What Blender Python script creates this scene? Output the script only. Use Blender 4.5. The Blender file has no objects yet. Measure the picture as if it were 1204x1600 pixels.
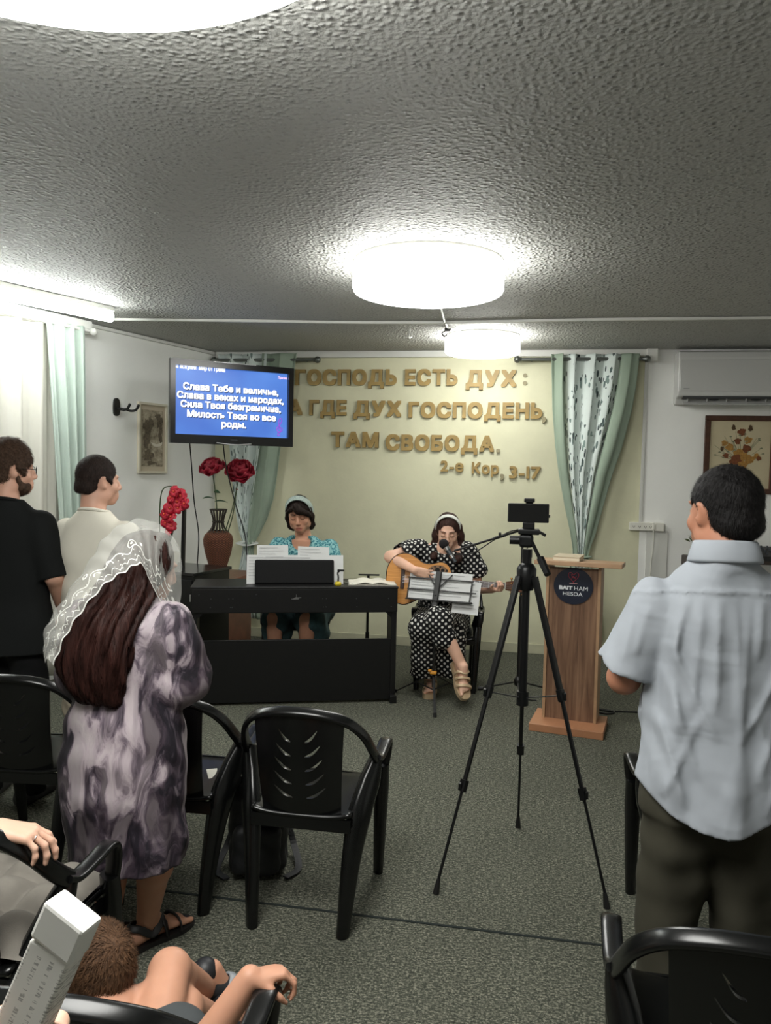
import bpy, bmesh, math, random
import numpy as np
from mathutils import Vector, Matrix, Euler
random.seed(7)
SC = bpy.context.scene
COL = SC.collection
PI = math.pi
def R(d): return math.radians(d)

# ------------------------------------------------------------------ camera, world, exposure
CAM_H = 1.70
YAW, PITCH, ROLL = .178, .055, .0215
cam = bpy.data.cameras.new('camera'); cam.sensor_fit = 'VERTICAL'; cam.sensor_height = 32; cam.lens = 24.0
cam.clip_start = .05
camo = bpy.data.objects.new('camera', cam); COL.objects.link(camo)
fw = Vector((-math.sin(YAW)*math.cos(PITCH), math.cos(YAW)*math.cos(PITCH), -math.sin(PITCH)))
r0 = Vector((math.cos(YAW), math.sin(YAW), 0)); u0 = r0.cross(fw)
rr = math.cos(ROLL)*r0 + math.sin(ROLL)*u0; uu = -math.sin(ROLL)*r0 + math.cos(ROLL)*u0
camo.matrix_world = Matrix(((rr.x, uu.x, -fw.x, 0), (rr.y, uu.y, -fw.y, 0), (rr.z, uu.z, -fw.z, CAM_H), (0, 0, 0, 1)))
SC.camera = camo
w = bpy.data.worlds.new('world'); SC.world = w; w.use_nodes = True
w.node_tree.nodes['Background'].inputs[0].default_value = (.9, .95, 1, 1)
w.node_tree.nodes['Background'].inputs[1].default_value = .15
SC.view_settings.view_transform = 'Standard'; SC.view_settings.look = 'None'
SC.view_settings.gamma = 1; SC.view_settings.use_curve_mapping = False
SC.view_settings.exposure = 1.12
DRUM = 8.0        # strength of the ceiling drum lamps
TUBE = 24.0        # strength of the tube light
WY, CH = 7.30, 2.83   # back wall, ceiling height
LWK = .28             # the side wall runs away from square by this slope
def LWX(y): return -3.06 - LWK*(7.3 - y)

# ------------------------------------------------------------------ materials
def lin(c):
    c = [v/255 for v in c]
    return tuple((v/12.92 if v <= .04045 else ((v+.055)/1.055)**2.4) for v in c) + (1,)
MATS = {}
class NT:
    """tiny helper around a node tree"""
    def __init__(s, m): s.m = m; s.t = m.node_tree; s.n = s.t.nodes; s.l = s.t.links; s.b = s.n['Principled BSDF']
    def new(s, k, **kw):
        x = s.n.new(k)
        for a, v in kw.items(): setattr(x, a, v)
        return x
    def link(s, a, b): s.l.new(a, b)
    def val(s, sock, v):
        if hasattr(v, 'is_output') or isinstance(v, bpy.types.NodeSocket): s.l.new(v, sock)
        else: sock.default_value = v
    def math(s, op, a, b=0., c=0., clamp=False):
        x = s.new('ShaderNodeMath', operation=op, use_clamp=clamp)
        for i, v in enumerate((a, b, c)): s.val(x.inputs[i], v)
        return x.outputs[0]
    def mix(s, f, a, b):
        x = s.new('ShaderNodeMix', data_type='RGBA')
        s.val(x.inputs[0], f); s.val(x.inputs[6], a); s.val(x.inputs[7], b)
        return x.outputs[2]
    def coord(s, k='Object', scale=(1, 1, 1), rot=(0, 0, 0)):
        tc = s.new('ShaderNodeTexCoord'); mp = s.new('ShaderNodeMapping')
        mp.inputs['Scale'].default_value = scale; mp.inputs['Rotation'].default_value = rot
        s.link(tc.outputs[k], mp.inputs[0]); return mp.outputs[0]
    def noise(s, vec, scale, detail=3, rough=.5, dist=0):
        x = s.new('ShaderNodeTexNoise'); s.link(vec, x.inputs['Vector'])
        x.inputs['Scale'].default_value = scale; x.inputs['Detail'].default_value = detail
        x.inputs['Roughness'].default_value = rough; x.inputs['Distortion'].default_value = dist
        return x
    def voro(s, vec, scale, feature='F1', rand=1., **kw):
        x = s.new('ShaderNodeTexVoronoi', feature=feature, **kw); s.link(vec, x.inputs['Vector'])
        x.inputs['Scale'].default_value = scale; x.inputs['Randomness'].default_value = rand
        return x
    def ramp(s, f, pts, interp='LINEAR'):
        x = s.new('ShaderNodeValToRGB'); x.color_ramp.interpolation = interp
        e = x.color_ramp.elements
        while len(e) < len(pts): e.new(.5)
        for q, (p, c) in zip(e, pts): q.position = p; q.color = c
        s.val(x.inputs[0], f); return x.outputs[0]
    def bump(s, h, strength=.3, dist=.01):
        x = s.new('ShaderNodeBump'); x.inputs['Strength'].default_value = strength
        x.inputs['Distance'].default_value = dist
        s.val(x.inputs['Height'], h); s.link(x.outputs[0], s.b.inputs['Normal']); return x
def mat(name, c, rough=.6, metal=0., spec=.5, var=0., vscale=8., bump=0., bscale=60., bdist=.004, coat=0., emit=None, es=0., sss=0., alpha=1., trans=0.):
    if name in MATS: return MATS[name]
    m = bpy.data.materials.new(name); m.use_nodes = True; MATS[name] = m
    t = NT(m); b = t.b
    col = lin(c)
    b.inputs['Base Color'].default_value = col
    b.inputs['Roughness'].default_value = rough; b.inputs['Metallic'].default_value = metal
    b.inputs['Specular IOR Level'].default_value = spec
    if coat: b.inputs['Coat Weight'].default_value = coat
    if sss:
        b.inputs['Subsurface Weight'].default_value = sss; b.inputs['Subsurface Radius'].default_value = (.012, .005, .003)
    if trans: b.inputs['Transmission Weight'].default_value = trans
    if alpha < 1: b.inputs['Alpha'].default_value = alpha
    if emit:
        b.inputs['Emission Color'].default_value = lin(emit); b.inputs['Emission Strength'].default_value = es
    vec = t.coord('Object')
    if var:
        n = t.noise(vec, vscale, 4)
        lo = tuple(v*(1-var) for v in col[:3])+(1,); hi = tuple(min(1, v*(1+var)) for v in col[:3])+(1,)
        t.link(t.ramp(n.outputs[0], [(.3, lo), (.7, hi)]), b.inputs['Base Color'])
    if bump:
        n2 = t.noise(vec, bscale, 4); t.bump(n2.outputs[0], bump, bdist)
    return m
def tmat(name, rough=.7, spec=.4):
    m = mat(name, (128, 128, 128), rough, spec=spec); return m, NT(m)

# ------------------------------------------------------------------ objects
def put(name, mesh, m=None, parent=None, loc=None, rot=None, label=None):
    o = bpy.data.objects.new(name, mesh); COL.objects.link(o)
    if m is not None and not len(mesh.materials): mesh.materials.append(m)
    if parent is not None: o.parent = parent
    if loc is not None: o.location = loc
    if rot is not None: o.rotation_euler = rot
    if label: o['label'] = label
    return o
def thing(name, label, cat, loc=(0, 0, 0), rz=0., group=None):
    o = bpy.data.objects.new(name, None); COL.objects.link(o); o.empty_display_size = .05
    o.location = loc; o.rotation_euler = (0, 0, rz)
    return tag(o, label, cat, group)
def tag(o, label, cat, group=None, kind=None):
    if label: o['label'] = label
    if cat: o['category'] = cat
    if group: o['group'] = group
    if kind: o['kind'] = kind
    return o
def struct(o): o['kind'] = 'structure'; return o
def dup(root, loc, rz, label, group=None):
    r = root.copy(); COL.objects.link(r); r.location = loc; r.rotation_euler = (0, 0, rz)
    r['label'] = label
    if group: r['group'] = group
    for ch in list(root.children):
        c = ch.copy(); COL.objects.link(c); c.parent = r
        for g in list(ch.children):
            d = g.copy(); COL.objects.link(d); d.parent = c
    return r

# ------------------------------------------------------------------ mesh builders
def V(*a): return Vector(a)
def fin(bm, name, m=None, parent=None, smooth=False, angle=None, **kw):
    bmesh.ops.recalc_face_normals(bm, faces=bm.faces[:])
    me = bpy.data.meshes.new(name); bm.to_mesh(me); bm.free()
    if smooth:
        me.shade_smooth()
        if angle: me.set_sharp_from_angle(angle=R(angle))
    return put(name, me, m, parent, **kw)
def NB(): return bmesh.new()
def box(bm, c, s, M=None, bev=0., seg=2):
    r = bmesh.ops.create_cube(bm, size=1.); vs = r['verts']
    for v in vs: v.co = Vector((v.co.x*s[0], v.co.y*s[1], v.co.z*s[2]))
    if bev:
        es = list({e for v in vs for e in v.link_edges})
        q = bmesh.ops.bevel(bm, geom=es, offset=bev, segments=seg, affect='EDGES', profile=.5)
        vs = list({v for f in q['faces'] for v in f.verts} | {v for v in vs if v.is_valid})
    T = Matrix.Translation(c)
    if M is not None: T = T @ M.to_4x4()
    for v in vs: v.co = T @ v.co
    return vs
def ballm(bm, c, r, u=14, v=9, M=None):
    q = bmesh.ops.create_uvsphere(bm, u_segments=u, v_segments=v, radius=1.)
    s = (r, r, r) if not hasattr(r, '__len__') else r
    for x in q['verts']:
        p = Vector((x.co.x*s[0], x.co.y*s[1], x.co.z*s[2]))
        if M is not None: p = M.to_3x3() @ p
        x.co = p + Vector(c)
def catmull(pts, n=8, closed=False):
    P = [Vector(p) for p in pts]; out = []
    L = len(P); rng = L if closed else L-1
    for i in range(rng):
        p0 = P[i-1] if (i > 0 or closed) else P[0]*2-P[1]
        p1 = P[i]; p2 = P[(i+1) % L]
        p3 = P[(i+2) % L] if (i+2 < L or closed) else P[-1]*2-P[-2]
        for k in range(n):
            t = k/n
            out.append(.5*((2*p1)+(-p0+p2)*t+(2*p0-5*p1+4*p2-p3)*t*t+(-p0+3*p1-3*p2+p3)*t**3))
    if not closed: out.append(P[-1].copy())
    return out
def sweep(bm, path, size, hint=(0, 0, 1), n=10, sq=2.6, cap=True):
    """band swept along a path; size = (w along side, t along normal) or a list; hint keeps the normal side steady"""
    P = [Vector(p) for p in path]; N = len(P)
    S_ = size if isinstance(size, list) else [size]*N
    if len(S_) != N:
        S_ = [tuple(np.interp(i/(N-1), np.linspace(0, 1, len(S_)), [s[k] for s in S_]) for k in (0, 1)) for i in range(N)]
    rings = []
    H = [Vector(h) for h in hint] if hasattr(hint[0], '__len__') else None
    for i, p in enumerate(P):
        t = (P[min(i+1, N-1)]-P[max(i-1, 0)]).normalized()
        if H is None: h = Vector(hint)
        else:
            f = i/(N-1)*(len(H)-1); a = int(min(f, len(H)-2)); h = H[a].lerp(H[a+1], f-a)
        side = t.cross(h)
        if side.length < 1e-4: side = t.cross(Vector((1, .01, 0)))
        side.normalize(); nn = side.cross(t).normalized()
        ring = []
        for k in range(n):
            a = 2*PI*(k+.5)/n; ca, sa = math.cos(a), math.sin(a)
            x = math.copysign(abs(ca)**(2/sq), ca); y = math.copysign(abs(sa)**(2/sq), sa)
            ring.append(bm.verts.new(p+side*x*S_[i][0]/2+nn*y*S_[i][1]/2))
        rings.append(ring)
    for i in range(N-1):
        for k in range(n):
            bm.faces.new((rings[i][k], rings[i][(k+1) % n], rings[i+1][(k+1) % n], rings[i+1][k]))
    if cap: bm.faces.new(rings[0][::-1]); bm.faces.new(rings[-1])
def tube(bm, path, r, n=8, cap=True):
    rs = r if isinstance(r, list) else [r, r]
    sweep(bm, path, [(2*x, 2*x) for x in rs], hint=(.12, .31, .94), n=n, sq=2, cap=cap)
def rod(bm, a, b, r, r2=None, n=10): tube(bm, [a, b], [r, r2 if r2 is not None else r], n)
def lathe(bm, prof, c=(0, 0, 0), n=32, M=None, cap=True):
    rings = []
    for (r, z) in prof:
        ring = []
        for k in range(n):
            a = 2*PI*k/n; p = Vector((r*math.cos(a), r*math.sin(a), z))
            if M is not None: p = M.to_3x3() @ p
            ring.append(bm.verts.new(p+Vector(c)))
        rings.append(ring)
    for i in range(len(rings)-1):
        for k in range(n): bm.faces.new((rings[i][k], rings[i][(k+1) % n], rings[i+1][(k+1) % n], rings[i+1][k]))
    if cap:
        if prof[0][0] > 1e-6: bm.faces.new(rings[0][::-1])
        if prof[-1][0] > 1e-6: bm.faces.new(rings[-1])
def prism(bm, pts, z0, z1, M=None):
    """outline in xy pulled from z0 to z1"""
    T = M if M is not None else Matrix()
    a = [bm.verts.new(T @ Vector((p[0], p[1], z0))) for p in pts]; b = [bm.verts.new(T @ Vector((p[0], p[1], z1))) for p in pts]
    n = len(pts)
    for i in range(n): bm.faces.new((a[i], a[(i+1) % n], b[(i+1) % n], b[i]))
    bm.faces.new(a[::-1]); bm.faces.new(b)
def grid(bm, fn, nu, nv, uv=None):
    """surface fn(u,v) over 0..1"""
    vs = [[bm.verts.new(fn(i/nu, j/nv)) for j in range(nv+1)] for i in range(nu+1)]
    lay = bm.loops.layers.uv.verify() if uv else None
    for i in range(nu):
        for j in range(nv):
            f = bm.faces.new((vs[i][j], vs[i+1][j], vs[i+1][j+1], vs[i][j+1]))
            if lay:
                for lp, (a, b) in zip(f.loops, ((i, j), (i+1, j), (i+1, j+1), (i, j+1))): lp[lay].uv = (a/nu*uv[0], b/nv*uv[1])
    return vs
def applied(o, name):
    """the object's mesh with its modifiers, the object itself removed"""
    dg = bpy.context.evaluated_depsgraph_get(); dg.update()
    me = bpy.data.meshes.new_from_object(o.evaluated_get(dg)); me.name = name
    bpy.data.objects.remove(o); return me
def solid(bm, name, th, off=0., sub=0, bev=0.):
    bmesh.ops.recalc_face_normals(bm, faces=bm.faces[:])
    me = bpy.data.meshes.new('tmp'); bm.to_mesh(me); bm.free()
    o = bpy.data.objects.new('tmp', me); COL.objects.link(o)
    s = o.modifiers.new('s', 'SOLIDIFY'); s.thickness = th; s.offset = off
    if sub: q = o.modifiers.new('u', 'SUBSURF'); q.levels = q.render_levels = sub
    return applied(o, name)
def glyph_mesh(txt, size=1., ext=.05, fat=0.):
    """letters as a solid mesh: outline thickened by laying shifted copies over one another"""
    c = bpy.data.curves.new('glyph', 'FONT'); c.body = txt; c.size = size; c.extrude = ext; c.resolution_u = 4
    o = bpy.data.objects.new('glyph', c); COL.objects.link(o)
    me = applied(o, 'glyph'); bpy.data.curves.remove(c)
    bm = NB(); bm.from_mesh(me); bpy.data.meshes.remove(me)
    if fat:
        base = bm.verts[:] + bm.edges[:] + bm.faces[:]
        for i, (dx, dy) in enumerate(((1, 1), (1, -1), (-1, 1), (-1, -1), (1, 0), (-1, 0), (0, 1), (0, -1))):
            q = bmesh.ops.duplicate(bm, geom=base)
            for v in q['geom']:
                if isinstance(v, bmesh.types.BMVert): v.co += Vector((dx*fat, dy*fat, (i+1)*2e-5))
    return bm
def fit(bm, x0, x1, y0, y1):
    xs = [v.co.x for v in bm.verts]; ys = [v.co.y for v in bm.verts]
    a, b, c, d = min(xs), max(xs), min(ys), max(ys)
    for v in bm.verts:
        v.co.x = x0+(v.co.x-a)/(b-a)*(x1-x0)
        if y0 is not None: v.co.y = y0+(v.co.y-c)/(d-c)*(y1-y0)
def box_uv(me, rot=0.):
    """uv in metres, laid from the side each face looks to"""
    uvl = me.uv_layers.new(name='uv'); n = len(me.loops)
    co = np.empty(len(me.vertices)*3, np.float32); me.vertices.foreach_get('co', co); co = co.reshape(-1, 3)
    vi = np.empty(n, np.int32); me.loops.foreach_get('vertex_index', vi)
    pn = np.empty(len(me.polygons)*3, np.float32); me.polygons.foreach_get('normal', pn); pn = pn.reshape(-1, 3)
    lt = np.empty(len(me.polygons), np.int32); me.polygons.foreach_get('loop_total', lt)
    N = np.repeat(np.abs(pn), lt, axis=0); P = co[vi]
    ax = np.argmax(N*np.array([.9, 1.25, 1.]), axis=1)
    uv = np.where((ax == 0)[:, None], P[:, [1, 2]], np.where((ax == 1)[:, None], P[:, [0, 2]], P[:, [0, 1]]))
    uvl.data.foreach_set('uv', uv.astype(np.float32).ravel())
# ------------------------------------------------------------------ smooth solids: blended cones, ellipsoids and lofts, skinned by surface nets
class SDF:
    def __init__(s): s.P = []; s.C = []; s.CF = []; s.Dp = None
    def _b(s, pts, r):
        a = np.array(pts, float); return a.min(0)-r, a.max(0)+r
    def cone(s, a, b, ra, rb=None, k=.02, op='+', M=None, flat=False):
        rb = ra if rb is None else rb
        if M is not None:
            sc = M.to_scale()[0]; a = M @ Vector(a); b = M @ Vector(b); ra *= sc; rb *= sc; k *= sc
        a = np.array(a, float); b = np.array(b, float); ba = b-a; l2 = max(float(ba@ba), 1e-12)
        def fn(X, Y, Z):
            x, y, z = X-a[0], Y-a[1], Z-a[2]
            hh = (x*ba[0]+y*ba[1]+z*ba[2])/l2; h = np.clip(hh, 0, 1)
            if flat: return np.maximum(np.sqrt((x-np.maximum(hh, 0)*ba[0])**2+(y-np.maximum(hh, 0)*ba[1])**2+(z-np.maximum(hh, 0)*ba[2])**2)-(ra+(rb-ra)*h), (hh-1)*math.sqrt(l2))
            return np.sqrt((x-h*ba[0])**2+(y-h*ba[1])**2+(z-h*ba[2])**2)-(ra+(rb-ra)*h)
        lo, hi = s._b([a, b], max(ra, rb)); s.P.append((fn, lo, hi, k, op)); return s
    def chain(s, pts, rs, k=.02, M=None):
        for i in range(len(pts)-1): s.cone(pts[i], pts[i+1], rs[i], rs[i+1], k, M=M)
        return s
    def ell(s, c, r, k=.02, op='+', M=None, rot=None):
        T = (M if M is not None else Matrix()) @ Matrix.Translation(c)
        if rot is not None: T = T @ Euler(rot).to_matrix().to_4x4()
        I = np.array(T.inverted()); sc = T.to_scale()[0]; r = np.array(r, float)
        def fn(X, Y, Z):
            x = I[0, 0]*X+I[0, 1]*Y+I[0, 2]*Z+I[0, 3]; y = I[1, 0]*X+I[1, 1]*Y+I[1, 2]*Z+I[1, 3]; z = I[2, 0]*X+I[2, 1]*Y+I[2, 2]*Z+I[2, 3]
            k0 = np.sqrt((x/r[0])**2+(y/r[1])**2+(z/r[2])**2); k1 = np.sqrt((x/r[0]**2)**2+(y/r[1]**2)**2+(z/r[2]**2)**2)+1e-9
            return k0*(k0-1)/k1*sc
        c = np.array(T.translation); lo, hi = c-r.max()*sc, c+r.max()*sc
        s.P.append((fn, lo, hi, k*sc, op)); return s
    def box(s, c, h, rad=.005, k=.01, op='+', M=None, rot=None):
        T = (M if M is not None else Matrix()) @ Matrix.Translation(c)
        if rot is not None: T = T @ Euler(rot).to_matrix().to_4x4()
        I = np.array(T.inverted()); sc = T.to_scale()[0]
        def fn(X, Y, Z):
            q = [np.abs(I[i, 0]*X+I[i, 1]*Y+I[i, 2]*Z+I[i, 3])-(h[i]-rad) for i in range(3)]
            return (np.sqrt(sum(np.maximum(v, 0)**2 for v in q))+np.minimum(np.maximum(q[0], np.maximum(q[1], q[2])), 0)-rad)*sc
        c = np.array(T.translation); d = np.linalg.norm(h)*sc
        s.P.append((fn, c-d, c+d, k*sc, op)); return s
    def loft(s, rings, k=.02, op='+', M=None, fold=None, n=2.):
        """rings (z, cx, cy, rx, ry) along local z, lying in the frame M; fold(theta, z) multiplies the radius"""
        rg = sorted(rings); T = M if M is not None else Matrix(); I = np.array(T.inverted()); sc = T.to_scale()[0]
        A = np.array(rg, float); zz = np.linspace(A[0, 0], A[-1, 0], 400)
        tt = np.interp(zz, A[:, 0], np.arange(len(A)))
        def sm(col):
            y = np.interp(zz, A[:, 0], A[:, col]); w_ = max(3, int(400/len(A)*.45))
            yp = np.concatenate([np.full(w_, y[0])+(np.arange(-w_, 0))*(y[1]-y[0]), y, np.full(w_, y[-1])+(np.arange(1, w_+1))*(y[-1]-y[-2])])
            return np.convolve(yp, np.ones(2*w_+1)/(2*w_+1), 'valid')
        tb = [sm(i) for i in (1, 2, 3, 4)]
        def fn(X, Y, Z):
            x = I[0, 0]*X+I[0, 1]*Y+I[0, 2]*Z+I[0, 3]; y = I[1, 0]*X+I[1, 1]*Y+I[1, 2]*Z+I[1, 3]; z = I[2, 0]*X+I[2, 1]*Y+I[2, 2]*Z+I[2, 3]
            cx, cy, rx, ry = [np.interp(z, zz, t_) for t_ in tb]
            dx, dy = (x-cx)/rx, (y-cy)/ry
            q = (np.abs(dx)**n+np.abs(dy)**n)**(1/n)
            if fold is not None: q = q/fold(np.arctan2(dy, dx), z)
            d = (q-1)*np.minimum(rx, ry)
            return np.maximum(d, np.maximum(A[0, 0]-z, z-A[-1, 0]))*sc
        cs = [T @ Vector((a[1]+sx*a[3]*1.25, a[2]+sy*a[4]*1.25, a[0])) for a in A for sx in (-1, 1) for sy in (-1, 1)]
        lo, hi = s._b([tuple(c) for c in cs], .01); s.P.append((fn, lo, hi, k, op)); return s
    def cut(s, p, nrm):
        """remove what lies beyond the plane on the side nrm points to"""
        s.C.append((np.array(p, float), np.array(Vector(nrm).normalized()))); return s
    def cutf(s, fn): s.CF.append(fn); return s
    def disp(s, fn): s.Dp = fn; return s
    def verts(s, vox, smooth=1):
        los = [p[1] for p in s.P if p[4] == '+']; his = [p[2] for p in s.P if p[4] == '+']
        lo = np.min(los, 0)-3*vox-.01; hi = np.max(his, 0)+3*vox+.01
        n = np.ceil((hi-lo)/vox).astype(int)+1
        ax = [lo[i]+vox*np.arange(n[i]) for i in range(3)]
        F = np.full(n, .6, np.float32)
        for fn, l, h, k, op in s.P:
            m = k+3*vox+.004
            i0 = np.clip(np.floor((l-m-lo)/vox).astype(int), 0, n-1); i1 = np.clip(np.ceil((h+m-lo)/vox).astype(int)+1, 1, n)
            sl = tuple(slice(a, b) for a, b in zip(i0, i1))
            X = ax[0][sl[0]][:, None, None].astype(np.float32); Y = ax[1][sl[1]][None, :, None].astype(np.float32); Z = ax[2][sl[2]][None, None, :].astype(np.float32)
            d = fn(X, Y, Z).astype(np.float32); f = F[sl]
            if op == '+':
                q = np.maximum(k-np.abs(f-d), 0)/max(k, 1e-6); F[sl] = np.minimum(f, d)-q*q*k*.25
            else:
                d = -d; q = np.maximum(k-np.abs(f-d), 0)/max(k, 1e-6); F[sl] = np.maximum(f, d)+q*q*k*.25
        X = ax[0][:, None, None].astype(np.float32); Y = ax[1][None, :, None].astype(np.float32); Z = ax[2][None, None, :].astype(np.float32)
        if s.Dp is not None:
            idx = np.nonzero(np.abs(F) < .06); F[idx] += s.Dp(ax[0][idx[0]], ax[1][idx[1]], ax[2][idx[2]]).astype(np.float32)
        for p, nr in s.C: F = np.maximum(F, (X-p[0])*nr[0]+(Y-p[1])*nr[1]+(Z-p[2])*nr[2])
        for fn in s.CF: F = np.maximum(F, fn(X, Y, Z).astype(np.float32))
        F[0], F[-1], F[:, 0], F[:, -1], F[:, :, 0], F[:, :, -1] = (np.maximum(q, vox*.5) for q in (F[0], F[-1], F[:, 0], F[:, -1], F[:, :, 0], F[:, :, -1]))
        S = F < 0
        cnt = np.zeros(n-1, np.int8)
        cor = [(i, j, k) for i in (0, 1) for j in (0, 1) for k in (0, 1)]
        for i, j, k in cor: cnt += S[i:n[0]-1+i, j:n[1]-1+j, k:n[2]-1+k]
        act = np.argwhere((cnt > 0) & (cnt < 8))
        vals = np.stack([F[act[:, 0]+i, act[:, 1]+j, act[:, 2]+k] for i, j, k in cor], 1)
        acc = np.zeros((len(act), 3)); num = np.zeros(len(act))
        for a in range(8):
            for b in range(a+1, 8):
                d = np.array(cor[b])-np.array(cor[a])
                if np.abs(d).sum() != 1: continue
                va, vb = vals[:, a], vals[:, b]; c = (va < 0) != (vb < 0)
                t = np.where(c, va/np.where(c, va-vb, 1), 0)
                acc += np.where(c[:, None], np.array(cor[a])+t[:, None]*d, 0); num += c
        P = lo+(act+acc/num[:, None])*vox
        ID = np.full(n-1, -1, np.int32); ID[tuple(act.T)] = np.arange(len(act))
        Q = []
        for d in range(3):
            e1, e2 = [(1, 2), (2, 0), (0, 1)][d]
            sa = [slice(None)]*3; sb = [slice(None)]*3; sa[d] = slice(0, -1); sb[d] = slice(1, None)
            A, B = S[tuple(sa)], S[tuple(sb)]
            E = np.argwhere(A != B)
            E = E[(E[:, e1] > 0) & (E[:, e2] > 0) & (E[:, e1] < n[e1]-1) & (E[:, e2] < n[e2]-1)]
            o1 = np.zeros(3, int); o1[e1] = 1; o2 = np.zeros(3, int); o2[e2] = 1
            q = np.stack([ID[tuple((E-o1-o2).T)], ID[tuple((E-o2).T)], ID[tuple(E.T)], ID[tuple((E-o1).T)]], 1)
            fl = ~A[tuple(E.T)]; q[fl] = q[fl][:, ::-1]; Q.append(q)
        Q = np.concatenate(Q); Q = Q[(Q >= 0).all(1)]
        for _ in range(smooth):
            e = np.concatenate([Q[:, [0, 1]], Q[:, [1, 2]], Q[:, [2, 3]], Q[:, [3, 0]]])
            sm_ = np.zeros_like(P); ct = np.zeros(len(P))
            for c in range(3): sm_[:, c] = np.bincount(e[:, 0], P[e[:, 1], c], len(P))+np.bincount(e[:, 1], P[e[:, 0], c], len(P))
            ct = np.bincount(e.ravel(), minlength=len(P)); P = P*.4+.6*sm_/np.maximum(ct, 1)[:, None]
        return P, Q
    def build(s, name, vox, m, parent=None, smooth=1, uv=False, label=None, loc=None):
        P, Q = s.verts(vox, smooth)
        me = bpy.data.meshes.new(name)
        me.vertices.add(len(P)); me.vertices.foreach_set('co', P.astype(np.float32).ravel())
        me.loops.add(len(Q)*4); me.loops.foreach_set('vertex_index', Q.astype(np.int32).ravel())
        me.polygons.add(len(Q)); me.polygons.foreach_set('loop_start', np.arange(len(Q), dtype=np.int32)*4)
        me.update(calc_edges=True); me.validate(); me.shade_smooth()
        if uv: box_uv(me)
        return put(name, me, m, parent, label=label, loc=loc)
def wob(seed, amp, f, an=(1, 1, 1)):
    """soft wrinkles: a sum of a few slanted waves"""
    rg = np.random.RandomState(seed); W = [(rg.normal(size=3)*f*np.array(an), rg.uniform(0, 6.28)) for _ in range(7)]
    def fn(X, Y, Z):
        s_ = 0
        for i, (k, p) in enumerate(W): s_ = s_+np.sin(k[0]*X+k[1]*Y+k[2]*Z+p+1.3*np.sin(X*f*.4+Z*f*.33+i))
        return amp*s_/3.5
    return fn
def frame(o, yaw=0., pitch=0., roll=0., s=1.):
    """a frame at o: yaw turns it left, pitch nods it down, roll tips it to its right"""
    return Matrix.Translation(o) @ Euler((0, 0, yaw)).to_matrix().to_4x4() @ Euler((-pitch, 0, 0)).to_matrix().to_4x4() @ Euler((0, roll, 0)).to_matrix().to_4x4() @ Matrix.Scale(s, 4)
def basis(o, y, z):
    """frame at o with +Y along y and +Z near z"""
    y = Vector(y).normalized(); z = Vector(z); x = y.cross(z).normalized(); z = x.cross(y)
    return Matrix(((x.x, y.x, z.x, o[0]), (x.y, y.y, z.y, o[1]), (x.z, y.z, z.z, o[2]), (0, 0, 0, 1)))

# ------------------------------------------------------------------ people
from mathutils.bvhtree import BVHTree
def strands(o, n, steps, step, flow, width=.002, lift=(.001, .004), seed=1, wave=.25, keep=None):
    """locks of hair laid over a hair mesh: each follows flow(p, normal) along the surface"""
    bm = NB(); bm.from_mesh(o.data); bm.faces.ensure_lookup_table(); tr = BVHTree.FromBMesh(bm); F_ = bm.faces[:]; rg = random.Random(seed); new = []
    for _ in range(n):
        f = F_[rg.randrange(len(F_))]; p = f.calc_center_median()
        if keep and not keep(p): continue
        pts = []; ph = rg.uniform(0, 6.28); sc = rg.uniform(.7, 1.3)
        for k in range(steps+1):
            q, nr, _, _ = tr.find_nearest(p)
            if q is None: break
            t_ = k/steps; l = lift[0]+(lift[1]-lift[0])*t_*sc
            pts.append((q+nr*l, nr)); d = Vector(flow(q, nr)); d = d-nr*d.dot(nr)
            if d.length < 1e-4: break
            d.normalize(); s_ = nr.cross(d); d = d+s_*wave*math.sin(ph+k*.9*sc); p = q+d*step*sc
        if len(pts) > 1: new.append(pts)
    for pts in new:
        prev = None
        for i, (q, nr) in enumerate(pts):
            d = (pts[min(i+1, len(pts)-1)][0]-pts[max(i-1, 0)][0]); s_ = d.cross(nr)
            if s_.length < 1e-6: break
            w_ = width*(1-.85*i/(len(pts)-1)); s_ = s_.normalized()*w_*.5
            cur = (bm.verts.new(q-s_), bm.verts.new(q+s_))
            if prev: bm.faces.new((prev[0], prev[1], cur[1], cur[0]))
            prev = cur
    for f in bm.faces: f.smooth = True
    bm.to_mesh(o.data); bm.free()
def crop_flow(M):
    c = M @ Vector((0, .0, .10)); back = M.to_3x3() @ Vector((0, .25, -.35))
    return lambda p, nr: (p-c)*3+back
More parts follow.
